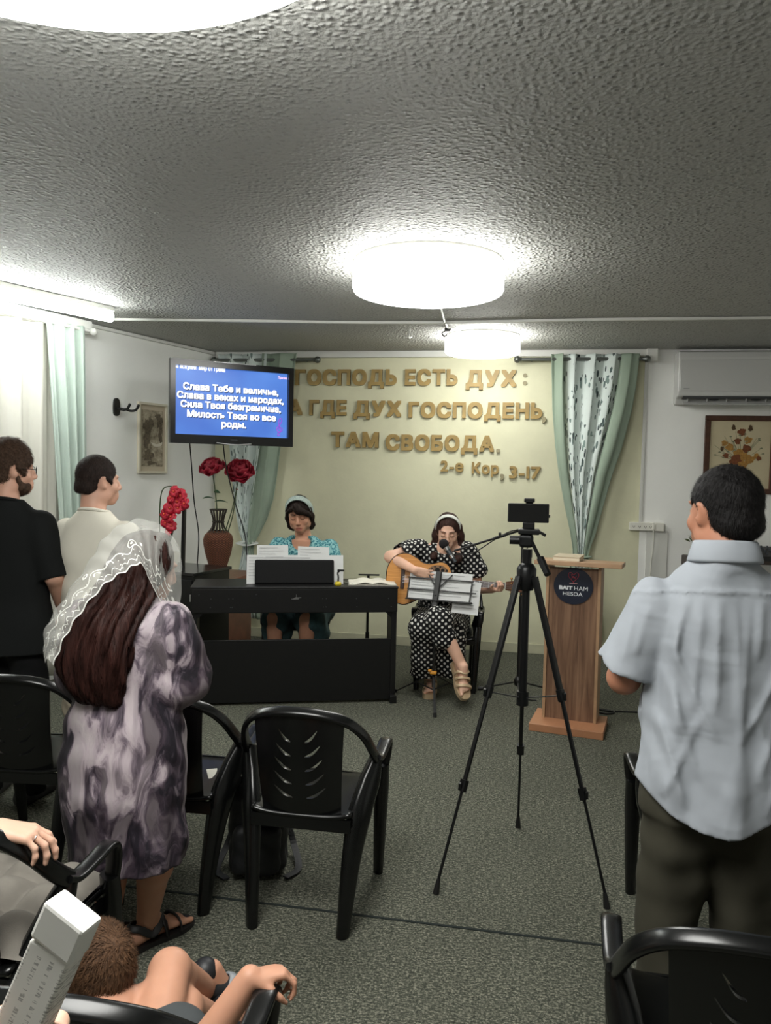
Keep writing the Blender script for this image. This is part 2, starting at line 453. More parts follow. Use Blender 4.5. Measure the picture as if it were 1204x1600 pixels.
def head(S, M, ears=True, jaw=1., mouth_open=0.):
    S.ell((0, -.014, .03), (.074, .094, .089), .03, M=M)
    S.ell((0, .026, -.035), (.06*jaw, .066, .075), .035, M=M)
    S.ell((0, .066, -.098), (.024*jaw, .022, .019), .03, M=M)
    for s in (-1, 1):
        S.ell((s*.05*jaw, .0, -.072), (.016, .032, .022), .03, M=M)
        S.ell((s*.041, .063, -.03), (.02, .018, .018), .02, M=M)
        S.ell((s*.029, .081, .027), (.021, .009, .007), .014, M=M)
        S.ell((s*.032, .096, .004), (.017, .016, .011), .012, '-', M=M)
        S.ell((s*.031, .0745, .002), (.0145, .0145, .0115), .005, M=M)
        S.ell((s*.0125, .102, -.034), (.008, .009, .007), .008, M=M)
        if ears:
            S.ell((s*.077, -.008, -.002), (.009, .021, .033), .008, M=M, rot=(-.15, s*.12, s*-.45))
            S.ell((s*.086, .002, 0), (.006, .011, .019), .006, '-', M=M)
            S.ell((s*.073, .001, -.026), (.008, .01, .011), .008, M=M)
    S.cone((0, .087, .018), (0, .108, -.026), .0085, .0125, .012, M=M)
    S.ell((0, .083, -.068), (.032, .016, .022), .02, M=M)
    S.cone((-.013, .0935, -.0605), (.013, .0935, -.0605), .0062, .0062, .006, M=M)
    S.cone((-.012, .092, -.0775-mouth_open), (.012, .092, -.0775-mouth_open), .0072, .0072, .006, M=M)
    S.ell((0, .101, -.0685-mouth_open*.5), (.021, .012, .0016+mouth_open*.45), .003, '-', M=M)
def face_bits(parent, M, brow, lip, inv=None):
    """eyebrows, lashes and lips laid on the face"""
    T = M if inv is None else inv @ M
    for nm, m, paths, r in (('eyebrows', brow, [[(s*.012, .0935, .027), (s*.03, .0925, .034), (s*.048, .078, .028)] for s in (-1, 1)], (.0075, .004)),
                            ('eyelashes', brow, [[(s*.0165, .0845, -.0015), (s*.0235, .0885, -.006), (s*.031, .0897, -.0072), (s*.039, .088, -.006), (s*.0455, .082, -.0015)] for s in (-1, 1)], (.0032, .0028)),
                            ('lips', lip, [[(-.021, .0915, -.0655), (-.011, .0985, -.062), (0, .1, -.0635), (.011, .0985, -.062), (.021, .0915, -.0655)], [(-.019, .0915, -.071), (-.009, .0975, -.0765), (0, .0985, -.0775), (.009, .0975, -.0765), (.019, .0915, -.071)]], (.0075, .005))):
        bm = NB()
        for p in paths: sweep(bm, [T @ q for q in catmull(p, 4)], (r[0]*M.to_scale()[0], r[1]*M.to_scale()[0]), hint=(.1, -.3, .9), n=6, sq=2)
        fin(bm, nm, m, parent, smooth=True)
FIN = [((.028, .09, .002), (.043, .026, .02)), ((.0085, .095, .004), (.048, .029, .021)), ((-.011, .09, .003), (.044, .027, .02)), ((-.029, .08, -.001), (.034, .021, .018))]
def hand(S, M, side=1, curl=(.3, .35, .4, .45), spread=.06, thumb=(.6, .3), k=.006, bend=None):
    """palm frame: wrist at the origin, fingers along +Y, back of the hand up +Z, thumb to side*X; curl bends towards -Z"""
    for i, ((kx, ky, kz), L) in enumerate(FIN):
        kx *= side
        S.cone((kx*.62, .012, 0), (kx, ky, kz-.002), .0135, .0115, .012, M=M)
        a = 0.; p = Vector((kx, ky, kz)); sp = (1.5-i)*spread*side
        c = curl[i]; cs = (c, c*1.15, c*.8) if bend is None else bend[i]
        rad = [.0092, .0084, .0077, .0066] if i < 3 else [.0082, .0074, .0068, .0058]
        for j in range(3):
            a += cs[j]; d = Vector((math.sin(sp)*math.cos(a), math.cos(sp)*math.cos(a), -math.sin(a)))
            q = p+d*L[j]; S.cone(p, q, rad[j], rad[j+1], k, M=M); p = q
    S.ell((0, .048, -.004), (.036, .048, .014), .012, M=M)
    b = Vector((side*.02, .018, -.006)); t1 = Vector((side*.046, .05, -.012-.02*thumb[0]))
    S.cone(b, t1, .0155, .0115, .014, M=M)
    d = Vector((side*(.55-thumb[0]*.5), .8, -.25-thumb[1])).normalized(); t2 = t1+d*.032
    d2 = Vector((side*(.35-thumb[0]*.75), .85, -.3-thumb[1]*1.2)).normalized(); t3 = t2+d2*.026
    S.cone(t1, t2, .0108, .0098, k, M=M); S.cone(t2, t3, .0098, .0075, k, M=M)
def foot(S, M, s=1., k=.015):
    """ankle above the origin, toes along +Y, sole at z=0"""
    S.cone((0, -.04, .03), (0, .09, .022), .03, .024, k, M=M)
    S.cone((0, -.005, .09), (0, .06, .035), .033, .03, k, M=M)
    S.ell((0, -.05, .032), (.03, .034, .032), k, M=M)
    S.ell((0, .11, .022), (.042, .045, .02), k, M=M)
    for i in range(5):
        x = (.03-i*.0155); L = .172-.012*i-.003*i*i
        S.cone((x, .13, .016), (x*1.08, L, .012), .0125 if i == 0 else .0095, .0115 if i == 0 else .008, .004, M=M)
def short_hair(S, M, back=-.06, fringe=.052, thick=.008, wav=.002, f=260, seed=1, side=0.0, tall=0.):
    """cap of hair over the skull: shaved out at the face and cut at the nape"""
    S.ell((0, -.016, .03+tall*.5), (.074+thick*.85, .094+thick, .089+thick+tall), .01, M=M)
    S.ell((0, -.062, -.03), (.062+thick*.3, .052+thick*.8, .05), .02, M=M)
    for s in (-1, 1):
        if side >= 0: S.ell((s*.062, .028, -.005), (.018, .016, .032), .01, M=M)
    S.ell((0, .1, -.035), (.085, .075, fringe+.035), .012, '-', M=M)
    for s in (-1, 1):
        S.ell((s*.085, .012, -.045), (.03, .05, .055), .01, '-', M=M)
        if side < 0: S.ell((s*.078, .05, -.004), (.03, .042, .034), .008, '-', M=M)
        S.ell((s*.085, -.012, -.012), (.03, .022, .034), .006, '-', M=M)
    S.disp(wob(seed, wav, f))
    o = M @ Vector((0, -.06, back)); dn = (M.to_3x3() @ Vector((0, -.25, -1)))
    S.cut(o, dn)
# ------------------------------------------------------------------ the room
def floor_mat():
    m, t = tmat('carpet', .95, .1); v = t.coord('Object')
    n1 = t.noise(v, 120, 4, .75); n2 = t.noise(v, 2.2, 3); n3 = t.noise(t.coord('Object', (45, 150, 1)), 1., 3, .7)
    f = t.math('ADD', t.math('MULTIPLY', n1.outputs[0], .6), t.math('MULTIPLY', n3.outputs[0], .4))
    c = t.ramp(f, [(.38, lin((38, 41, 36))), (.5, lin((84, 86, 76))), (.6, lin((156, 154, 138)))])
    c2 = t.mix(t.math('MULTIPLY', n2.outputs[0], .35), c, lin((58, 62, 56)))
    t.link(c2, t.b.inputs['Base Color']); t.bump(f, .6, .006); return m
def ceil_mat():
    m, t = tmat('stippled_plaster', .62, .2); v = t.coord('Object')
    t.b.inputs['Base Color'].default_value = lin((178, 178, 174))
    d = t.noise(v, 9, 2)
    w_ = t.new('ShaderNodeMixRGB'); w_.blend_type = 'ADD'; w_.inputs[0].default_value = .012
    t.link(v, w_.inputs[1]); t.link(d.outputs['Color'], w_.inputs[2])
    v1 = t.voro(w_.outputs[0], 70, 'SMOOTH_F1'); v2 = t.voro(w_.outputs[0], 40, 'F1'); n = t.noise(v, 170, 4, .6)
    h = t.math('SUBTRACT', 1., t.math('MULTIPLY', v1.outputs['Distance'], 1.1))
    pk = t.math('POWER', t.math('SUBTRACT', 1., v2.outputs['Distance'], clamp=True), 4.5)
    pk = t.math('MULTIPLY', pk, t.math('ADD', .25, t.math('MULTIPLY', t.noise(v, 26, 2).outputs[0], 1.4)))
    h = t.math('ADD', t.math('ADD', t.math('MULTIPLY', h, .6), t.math('MULTIPLY', pk, 2.0)), t.math('MULTIPLY', n.outputs[0], .3))
    t.bump(h, 1., .0105); return m
def wall_mat(name, c, var=.06, bump=.12):
    m, t = tmat(name, .55, .35); v = t.coord('Object')
    n = t.noise(v, 1.6, 5, .6); n2 = t.noise(v, 45, 4)
    a = lin(c); lo = tuple(x*(1-var*1.6) for x in a[:3])+(1,); hi = tuple(min(1, x*(1+var)) for x in a[:3])+(1,)
    t.link(t.ramp(n.outputs[0], [(.3, lo), (.68, hi)]), t.b.inputs['Base Color']); t.bump(n2.outputs[0], bump, .004); return m
WHITE = wall_mat('white_wall_paint', (243, 243, 239), .02); GREEN = wall_mat('pale_olive_paint', (216, 214, 184), .06, .25)
TRIM = mat('white_plastic_trim', (218, 218, 212), .4)
def quadpts(name, pts, th, m, axis):
    bm = NB(); a = [bm.verts.new(p) for p in pts]; b = [bm.verts.new(Vector(p)+Vector(axis)*th) for p in pts]; n = len(pts)
    for i in range(n): bm.faces.new((a[i], a[(i+1) % n], b[(i+1) % n], b[i]))
    bm.faces.new(a); bm.faces.new(b[::-1]); return struct(fin(bm, name, m))
YB = -3.2; XR = 3.3
foot_ = [(LWX(YB)-.1, YB-.1, 0), (XR+.1, YB-.1, 0), (XR+.1, WY+.1, 0), (LWX(WY+.1)-.1, WY+.1, 0)]
quadpts('floor', foot_, -.1, floor_mat(), (0, 0, 1))
quadpts('ceiling', [(x, y, CH) for x, y, z in foot_], .1, ceil_mat(), (0, 0, 1))
bm = NB(); box(bm, ((-3.2+1.045)/2, WY+.05, CH/2), (1.045+3.2, .1, CH)); struct(fin(bm, 'wall_back', GREEN))
bm = NB(); box(bm, ((XR+1.045)/2, WY+.05, CH/2), (XR-1.045, .1, CH)); struct(fin(bm, 'wall_back', WHITE))
bm = NB(); box(bm, (XR+.05, (YB+WY)/2, CH/2), (.1, WY-YB, CH)); struct(fin(bm, 'wall_right', WHITE))
bm = NB(); box(bm, ((LWX(YB)+XR)/2, YB-.05, CH/2), (XR-LWX(YB), .1, CH)); struct(fin(bm, 'wall_rear', WHITE))
# side wall with a window behind the sheer curtains (opening y 3.1..5.1, z .9..2.35)
def lw(y, z, off=0.):   # a point on the skewed wall, off = into the room
    n = Vector((1, -LWK, 0)).normalized(); return Vector((LWX(y), y, z))+n*off
bm = NB()
for (y0, y1, z0, z1) in ((YB, 3.1, 0, CH), (5.1, WY+.02, 0, CH), (3.1, 5.1, 0, .9), (3.1, 5.1, 2.4, CH)):
    ps = [lw(y0, z0), lw(y1, z0), lw(y1, z1), lw(y0, z1)]; qs = [p-Vector((1, -LWK, 0)).normalized()*.15 for p in ps]
    a = [bm.verts.new(p) for p in ps]; b = [bm.verts.new(p) for p in qs]
    for i in range(4): bm.faces.new((a[i], a[(i+1) % 4], b[(i+1) % 4], b[i]))
    bm.faces.new(a); bm.faces.new(b[::-1])
struct(fin(bm, 'wall_left', WHITE))
bm = NB()
for y in (3.1, 4.1, 5.1): sweep(bm, [lw(y, .9, -.08), lw(y, 2.4, -.08)], (.05, .05), hint=(0, 1, 0), n=4, sq=8)
for z in (.92, 2.38): sweep(bm, [lw(3.1, z, -.08), lw(5.1, z, -.08)], (.05, .05), n=4, sq=8)
wf = struct(fin(bm, 'window_1', TRIM))
bm = NB(); vs = [bm.verts.new(lw(y, z, -.08)) for y, z in ((3.1, .9), (5.1, .9), (5.1, 2.4), (3.1, 2.4))]; bm.faces.new(vs)
fin(bm, 'pane', mat('window_glass', (235, 240, 240), .05, trans=1.), wf)
# carpet seam, cable trunking on the ceiling and along the wall head
SEAM = mat('carpet_seam', (26, 34, 32), .95)
for (a, b) in (((-3.9, 2.74), (-.05, 2.80)), ((-.05, 2.80), (1.7, 2.70))):
    pass
bm = NB(); sweep(bm, [(-4.4, 2.77, .001), (3.2, 2.80, .001)], (.012, .004), n=4, sq=8); struct(fin(bm, 'trim_1', SEAM))
bm = NB(); sweep(bm, catmull([(-3.25, 5.55, CH-.011), (-2.3, 5.66, CH-.012), (-1.3, 5.80, CH-.012), (-.5, 5.85, CH-.012), (.4, 5.81, CH-.012), (1.7, 5.83, CH-.012), (3.28, 5.84, CH-.012)], 6), (.03, .022), n=6, sq=6)
struct(fin(bm, 'trim_2', TRIM))
bm = NB(); box(bm, (-1.0, WY-.02, CH-.03), (4.1, .04, .06), bev=.004); box(bm, (1.085, WY-.045, CH-.055), (.1, .09, .11), bev=.008)
struct(fin(bm, 'trim_3', TRIM))
bm = NB(); sweep(bm, [lw(y, CH-.02, .015) for y in (5.2, 7.24)], (.03, .03), n=6, sq=6); struct(fin(bm, 'trim_4', TRIM))
bm = NB(); sweep(bm, [(1.05, WY-.008, CH-.1), (1.05, WY-.008, 1.26)], (.03, .016), hint=(0, 1, 0), n=6, sq=6); struct(fin(bm, 'trim_5', mat('trunking_shade', (206, 206, 200), .45)))
bm = NB(); box(bm, (1.2, WY-.006, .6), (.19, .012, 1.2), bev=.003); struct(fin(bm, 'trim_6', TRIM))
bm = NB(); box(bm, (-1.02, WY-.006, .045), (4.1, .012, .09), bev=.003); struct(fin(bm, 'baseboard_back', mat('base_paint', (186, 184, 158), .6, var=.1, bump=.3, bscale=25)))
# lamps
LAMP_SH = mat('lit_drum_shade', (255, 255, 252), .5, emit=(255, 255, 250), es=DRUM)
def drum(x, y, r, h, label):
    t = thing('ceiling_lamp', label, 'ceiling lamp', (x, y, CH), 0, 'round ceiling lamps')
    bm = NB(); lathe(bm, [(r*.2, -.001), (r*.99, -.001), (r*.99, -.012), (r*.2, -.012)], n=48); fin(bm, 'base_plate', TRIM, t, smooth=True, angle=40)
    bm = NB(); lathe(bm, [(r*.9, -.012), (r*.985, -.014), (r, -.022), (r, -h+.02), (r*.985, -h+.005), (r*.95, -h), (0.0, -h-.006)], n=64, cap=False)
    fin(bm, 'shade', LAMP_SH, t, smooth=True, angle=50)
drum(-.55, 4.22, .41, .165, 'big lit drum ceiling lamp in the middle of the stippled ceiling')
drum(-.38, 6.5, .31, .15, 'smaller lit drum ceiling lamp close to the painted wall letters')
drum(-.80, 1.0, .68, .16, 'largest lit ceiling lamp, cut by the top of the photo')
t = thing('tube_light', 'long lit tube light above the white curtain on the ceiling edge', 'light', (0, 0, 0))
A_, B_ = Vector((-2.97, 5.16, CH-.075)), Vector((-3.62, 3.6, CH-.075))
bm = NB(); sweep(bm, [A_+Vector((0, 0, .055)), B_+Vector((0, 0, .055))], (.075, .04), n=8, sq=6); fin(bm, 'housing', TRIM, t)
bm = NB(); sweep(bm, [A_, B_], (.07, .07), n=14, sq=2.5); fin(bm, 'diffuser', mat('lit_tube', (255, 255, 252), .5, emit=(250, 255, 252), es=TUBE), t, smooth=True, angle=50)
bm = NB(); d_ = (A_-B_).normalized(); rod(bm, A_+d_*.001+Vector((0, 0, .02)), A_+d_*.015+Vector((0, 0, .02)), .03, .012, 12); fin(bm, 'end_cap', mat('dark_cap', (60, 60, 58), .5), t)
# ceiling cable with joint near the small lamp, two hooks
t = thing('ceiling_cable', 'white ceiling cable with a black joint beside the smaller drum lamp', 'cable', (0, 0, CH))
bm = NB(); tube(bm, [(-.605, 5.37, -.008), (-.625, 5.75, -.008), (-.63, 6.05, -.01), (-.56, 6.2, -.012), (-.46, 6.35, -.012)], .009, 6); fin(bm, 'conduit', TRIM, t)
bm = NB(); box(bm, (-.63, 6.1, -.02), (.05, .05, .03), bev=.008); tube(bm, catmull([(-.65, 6.1, -.03), (-.675, 6.1, -.045), (-.66, 6.1, -.07), (-.64, 6.12, -.06)], 5), .006, 6); fin(bm, 'joint', mat('black_plastic', (20, 20, 20), .45), t)
bm = NB(); tube(bm, catmull([(-.94, 6.15, CH), (-.94, 6.15, CH-.03), (-.955, 6.2, CH-.06), (-.94, 6.25, CH-.045), (-.95, 6.3, CH)], 5), .006, 6)
tag(fin(bm, 'ceiling_hook', TRIM), 'small bent wire hook hanging from the ceiling, beside the ceiling cable', 'hook')
# ------------------------------------------------------------------ things on the walls
BLACK = mat('black_plastic', (20, 20, 20), .45)
GOLD = mat('gold_brown_letter', (158, 132, 78), .5, var=.18, vscale=14, bump=.2, bscale=80)
GREYL = mat('worn_letter', (150, 142, 112), .6, var=.15)
WORDS = [('ГОСПОДЬ', -2.233, -1.23, 2.505, 2.66, 'top line', 'first word'), ('ЕСТЬ', -1.149, -.649, 2.505, 2.66, 'top line', 'second word'),
         ('ДУХ', -.57, -.103, 2.495, 2.65, 'top line', 'third word'),
         ('А', -2.318, -2.16, 2.217, 2.37, 'second line', 'lone word'), ('ГДЕ', -2.086, -1.716, 2.215, 2.365, 'second line', 'word after the single letter'),
         ('ДУХ', -1.643, -1.179, 2.208, 2.36, 'second line', 'three-letter middle word'), ('ГОСПОДЕНЬ', -1.108, .142, 2.2, 2.352, 'second line', 'longest word'),
         (',', .139, .186, 2.163, 2.217, 'second line', 'end mark'),
         ('ТАМ', -1.861, -1.391, 1.908, 2.06, 'third line', 'first word'), ('СВОБОДА', -1.322, -.29, 1.888, 2.042, 'third line', 'last word'), ('.', -.27, -.222, 1.884, 1.92, 'third line', 'end mark'),
         ('2-е', -.788, -.572, 1.695, 1.8, 'bottom line', 'start'), ('Кор', -.493, -.241, 1.68, 1.79, 'bottom line', 'middle word'),
         (',', -.227, -.185, 1.627, 1.675, 'bottom line', 'comma'), ('3-17', -.145, .143, 1.646, 1.76, 'bottom line', 'end')]
DESC = {'Д': .18, 'Ц': .18}
Mw = Matrix(((1, 0, 0, 0), (0, 0, -1, WY-.012), (0, 1, 0, 0), (0, 0, 0, 1)))   # xy of the letters -> the wall
ORD = ['first', 'second', 'third', 'fourth', 'fifth', 'sixth', 'seventh', 'eighth', 'ninth']
def wall_glyph(ch, ext, fat):
    if ch != 'Ь': return glyph_mesh(ch, 1., ext, fat)
    # soft sign: an upright and a bowl
    bm = NB(); w_ = .09+2*fat; c = .73
    if ext: box(bm, (w_/2-fat, c/2, 0), (w_, c+2*fat, 2*ext))
    else: prism(bm, [(-fat, -fat), (w_-fat, -fat), (w_-fat, c+fat), (-fat, c+fat)], 0, .001)
    def arc(x1, y0, y1, n=14):
        r = (y1-y0)/2; return [(x1-r+r*math.sin(PI*k/n), y1-r+r*math.cos(PI*k/n)) for k in range(n+1)]
    o = [(0, .46+fat)]+arc(.47+fat, -fat, .46+fat)+[(0, -fat)]; i = [(0, .46+fat-w_)]+arc(.47+fat-w_, w_-fat, .46+fat-w_)+[(0, w_-fat)]
    e = max(ext, .0005); O = [[bm.verts.new((x, y, z+1e-4)) for x, y in o] for z in (-e, e)]; I = [[bm.verts.new((x, y, z+1e-4)) for x, y in i] for z in (-e, e)]
    for k in range(len(o)-1):
        bm.faces.new((O[1][k], O[1][k+1], I[1][k+1], I[1][k])); bm.faces.new((O[0][k], I[0][k], I[0][k+1], O[0][k+1]))
        bm.faces.new((O[0][k], O[0][k+1], O[1][k+1], O[1][k])); bm.faces.new((I[0][k], I[1][k], I[1][k+1], I[0][k+1]))
    if not fat:
        pass
    return bm
for wi, (word, x0, x1, z0, z1, line, wname) in enumerate(WORDS):
    small = z1-z0 < .13
    cells = []
    for ch in word:
        bm = wall_glyph(ch, .0, 0); xs = [v.co.x for v in bm.verts]; ys = [v.co.y for v in bm.verts]
        cells.append((max(xs)-min(xs), min(ys), max(ys))); bm.free()
    gap = .09; fat_u = .03 if small else .05
    tot = sum(c[0]+2*fat_u for c in cells)+gap*(len(word)-1); sx = (x1-x0)/tot
    capz = (z1-z0)
    base_h = max(c[2] for c in cells)
    sz = capz/(base_h+2*fat_u)
    if word in ',.': sz = .19
    x = x0
    for i, (ch, c) in enumerate(zip(word, cells)):
        bm = wall_glyph(ch, .012/sz, fat_u)
        xs = [v.co.x for v in bm.verts]; mn = min(xs)
        wd = (c[0]+2*fat_u)*sx
        if word in ',.':
            ymin = min(v.co.y for v in bm.verts)
            for v in bm.verts: v.co = Vector(((v.co.x-mn)*sz, (v.co.y-ymin)*sz, v.co.z*sz))
            zz = z0
        else:
            for v in bm.verts: v.co = Vector(((v.co.x-mn)*sx, (v.co.y+fat_u)*sz, v.co.z*sz))
            zz = z0
        for v in bm.verts: v.co = Mw @ Vector((v.co.x, v.co.y, v.co.z))
        for v in bm.verts: v.co.y -= WY-.0; v.co.y += 0
        up = ch.upper() if ch.isalpha() else ch
        what = {',': 'comma', '.': 'full stop', '-': 'hyphen'}.get(ch, 'numeral '+ch if ch.isdigit() else 'letter '+ch)
        nm = 'wall_numeral' if ch.isdigit() else ('wall_letter' if ch.isalpha() else 'wall_punctuation')
        lab = ('%s %s, %s in the %s of the %s' % ('small gold brown' if small else 'gold brown', what, ORD[i], wname, line)) if len(word) > 1 else ('%s %s, %s of the %s' % ('small gold brown' if small else 'gold brown', what, wname, line))
        o = fin(bm, nm, GREYL if word in ',.' else GOLD, loc=(x, WY, zz))
        tag(o, lab, 'wall letter', 'gold letters of the verse on the painted wall')
        x += wd+gap*sx
bm = NB()
for z in (2.53, 2.60): lathe(bm, [(.0, 0), (.019, 0), (.019, .012), (0, .012)], (0, 0, z-2.53), 14, M=Euler((PI/2, 0, 0)).to_matrix(), cap=False)
tag(fin(bm, 'wall_punctuation', GREYL, loc=(-.025, WY, 2.53)), 'pale worn colon at the end of the top line', 'wall letter', 'gold letters of the verse on the painted wall')

# television on a corner arm
t = thing('television', 'black flat television with a blue lyrics slide, hung in the corner', 'television', (-2.355, 5.975, 1.875), math.atan2(.645, .78))
TW, TH = 1.03, .66
TVB = mat('gloss_black', (12, 12, 13), .22)
bm = NB()
sx0, sx1, sz0, sz1 = -TW/2+.042, TW/2-.042, .072, TH-.05
for (cx, cz, wx, wz) in ((0, sz0/2, TW, sz0), (0, (sz1+TH)/2, TW, TH-sz1), (-TW/2+.021, (sz0+sz1)/2, .042, sz1-sz0), (TW/2-.021, (sz0+sz1)/2, .042, sz1-sz0)):
    box(bm, (cx, -.006, cz), (wx, .05, wz))
box(bm, (0, .045, TH/2), (TW-.02, .06, TH-.02), bev=.01)
bez = fin(bm, 'bezel', TVB, t)
m, n = tmat('blue_slide', .3)
vec = n.coord('Object'); ns = n.noise(vec, 2.2, 2)
c = n.ramp(ns.outputs[0], [(.3, lin((62, 104, 190))), (.7, lin((88, 136, 216)))])
n.b.inputs['Base Color'].default_value = (.01, .01, .02, 1); n.link(c, n.b.inputs['Emission Color']); n.b.inputs['Emission Strength'].default_value = .55
bm = NB(); box(bm, (0, .012, (sz0+sz1)/2), (sx1-sx0, .006, sz1-sz0)); scr = fin(bm, 'screen', m, t)
TXT = mat('slide_text', (240, 240, 245), .4, emit=(235, 238, 250), es=.56); SHA = mat('slide_text_shadow', (20, 24, 50), .5)
SW, SH = sx1-sx0, sz1-sz0
rows = [('Слава Тебе и величье,', .07, .915, .29), ('Слава в веках и народах,', .02, .965, .42), ('Сила Твоя безгранична,', .05, .94, .55), ('Милость Твоя во все', .105, .895, .69), ('роды.', .4, .62, .82)]
def slide_text(name, mt, dx, dz, dy):
    bm2 = NB()
    for s, a, b, f in rows:
        g = glyph_mesh(s, .070, .0004, .0024)
        fit(g, sx0+a*SW, sx0+b*SW, None, None)
        zc = sz1-f*SH
        for v in g.verts: v.co = Vector((v.co.x+dx, dy-v.co.z, zc+v.co.y-.026+dz))
        me = bpy.data.meshes.new('g'); g.to_mesh(me); g.free(); bm2.from_mesh(me); bpy.data.meshes.remove(me)
    return fin(bm2, name, mt, scr)
slide_text('lyrics_shadow', SHA, .006, -.006, .0078); slide_text('lyrics', TXT, 0, 0, .006)  # dark offset copy of the lyrics, drawn as the slide's own drop shadow
for s, a, b, zc, sz_, mt in (('Ты искупил мир от греха', -.02, .43, sz1-.022, .05, TXT), ('Припев', .91, .995, sz1-.042, .026, mat('slide_pink', (200, 170, 230), .4, emit=(205, 180, 240), es=.45))):
    g = glyph_mesh(s, sz_, .0004, .0018); fit(g, sx0+a*SW, sx0+b*SW, None, None)
    for v in g.verts: v.co = Vector((v.co.x, .006-v.co.z, zc+v.co.y))
    fin(g, 'caption', mt, scr)
bm = NB(); q = [(.0, -.05), (-.016, -.056), (-.014, -.036), (.004, -.03), (.0, .0), (-.012, .035), (.0, .07), (.014, .055), (-.004, .02), (-.026, -.004), (-.012, -.028), (.016, -.02), (.014, .0), (-.006, .0), (-.008, -.012)]
tube(bm, [Vector((sx0+.935*SW+x*1.15, .006, sz0+.085+z*1.15)) for x, z in catmull([(a, b, 0) for a, b in q], 4) and [(p.x, p.y) for p in catmull([(a, b, 0) for a, b in q], 4)]], .0042, 6)
fin(bm, 'treble_clef', mat('slide_violet', (120, 60, 170), .4, emit=(130, 70, 185), es=.45), scr)
bm = NB(); sweep(bm, catmull([(-.145, -.036, .012), (0, -.045, .002), (.145, -.036, .012)], 6), (.012, .008), n=6); fin(bm, 'silver_lip', mat('silver', (220, 220, 222), .3, 1.), bez)
bm = NB(); box(bm, (0, -.0325, .04), (.06, .002, .01)); fin(bm, 'maker_plate', mat('dim_plate', (70, 72, 76), .3, .6), bez)
bm = NB(); box(bm, (0, -.03, TH-.004), (.36, .02, .008), bev=.003); fin(bm, 'top_strip', mat('silver', (220, 220, 222), .3, 1.), bez)
bm = NB(); box(bm, (0, .09, TH/2), (.25, .03, .22)); sweep(bm, [(0, .1, TH/2), (.1, .55, TH/2), (.04, 1.35, TH/2)], (.05, .06)); fin(bm, 'wall_arm', BLACK, t)
for pts, lab in (([(-2.66, 5.82, 1.9), (-2.7, 5.95, 1.7), (-2.72, 6.05, 1.4), (-2.7, 6.1, 1.12), (-2.72, 6.12, .85)], 'thin black cord hanging under the television, beside the wall picture'), ([(-2.45, 6.0, 1.9), (-2.46, 6.1, 1.7), (-2.42, 6.2, 1.4), (-2.36, 6.3, 1.1), (-2.36, 6.35, .8)], 'thin black cord hanging under the television, above the red roses')):
    bm = NB(); tube(bm, catmull(pts, 6), .005, 6); tag(fin(bm, 'hanging_cable', BLACK, smooth=True), lab, 'cable', 'cords under the television')

# framed landscape print and guitar hanger on the side wall
def wallM(y, z): # frame on the skewed wall: x along it (towards the back), y up, z into the room
    n = Vector((1, -LWK, 0)).normalized(); a = Vector((LWK, 1, 0)).normalized()
    p = lw(y, z); return Matrix(((a.x, 0, n.x, p.x), (a.y, 0, n.y, p.y), (0, 1, 0, p.z), (0, 0, 0, 1)))
def frame_bars(bm, w_, h_, b, d, M):
    for (cx, cy, wx, wy) in ((0, h_/2-b/2, w_, b), (0, -h_/2+b/2, w_, b), (-w_/2+b/2, 0, b, h_-2*b), (w_/2-b/2, 0, b, h_-2*b)):
        for v in box(bm, (cx, cy, d/2), (wx, wy, d), bev=.003): v.co = M @ v.co
t = thing('framed_picture', 'tall sepia landscape print in a cream frame on the side wall', 'picture', lw(6.43, 1.6))
t.matrix_world = wallM(6.43, 1.935)
I4 = Matrix(); PW, PH = .36, .63
bm = NB(); frame_bars(bm, PW, PH, .022, .028, I4); fin(bm, 'frame', mat('cream_frame', (214, 208, 188), .45), t)
bm = NB(); box(bm, (0, 0, .008), (PW-.03, PH-.03, .006)); fin(bm, 'mount', mat('mount_board', (190, 178, 156), .8), t)
m, n = tmat('sepia_print', .8); v = n.coord('Object'); a = n.noise(v, 14, 6, .7)
n.link(n.ramp(a.outputs[0], [(.35, lin((96, 86, 70))), (.55, lin((160, 150, 130))), (.7, lin((196, 186, 164)))]), n.b.inputs['Base Color'])
bm = NB(); box(bm, (0, 0, .012), (PW-.1, PH-.13, .004)); pr = fin(bm, 'print', m, t)
def blob(bm, cx, cy, rx, ry, z, seed, n_=26, ir=.25):
    rg = random.Random(seed); ph = [rg.uniform(0, 6.3) for _ in range(4)]
    pts = []
    for k in range(n_):
        a = 2*PI*k/n_; q = 1+ir*(math.sin(3*a+ph[0])*.4+math.sin(5*a+ph[1])*.35+math.sin(9*a+ph[2])*.25)
        pts.append((cx+rx*q*math.cos(a), cy+ry*q*math.sin(a)))
    prism(bm, pts, z, z+.0008)
DKS = mat('sepia_ink', (100, 90, 74), .85, var=.4, vscale=60)
bm = NB()
for i, (x, y, rx, ry) in enumerate([(-.075, .1, .04, .07), (-.055, .03, .028, .1), (-.085, -.02, .026, .07), (-.02, .13, .03, .05), (.085, .16, .035, .06), (.1, .04, .02, .1), (.06, .2, .03, .02), (-.05, -.15, .055, .05), (-.02, -.22, .05, .018)]):
    blob(bm, x, y, rx, ry, .0142+.0003*i, i, ir=.45)
fin(bm, 'tree_shapes', DKS, pr)
bm = NB(); prism(bm, catmull([(-.02, -.035, 0), (.05, -.05, 0), (.12, -.03, 0), (.1, -.065, 0), (.02, -.07, 0)], 5, True) and [(p.x, p.y) for p in catmull([(-.02, -.035, 0), (.05, -.05, 0), (.12, -.03, 0), (.1, -.065, 0), (.02, -.07, 0)], 5, True)], .0165, .0172)
fin(bm, 'boat_shape', mat('sepia_light', (206, 200, 184), .8), pr)
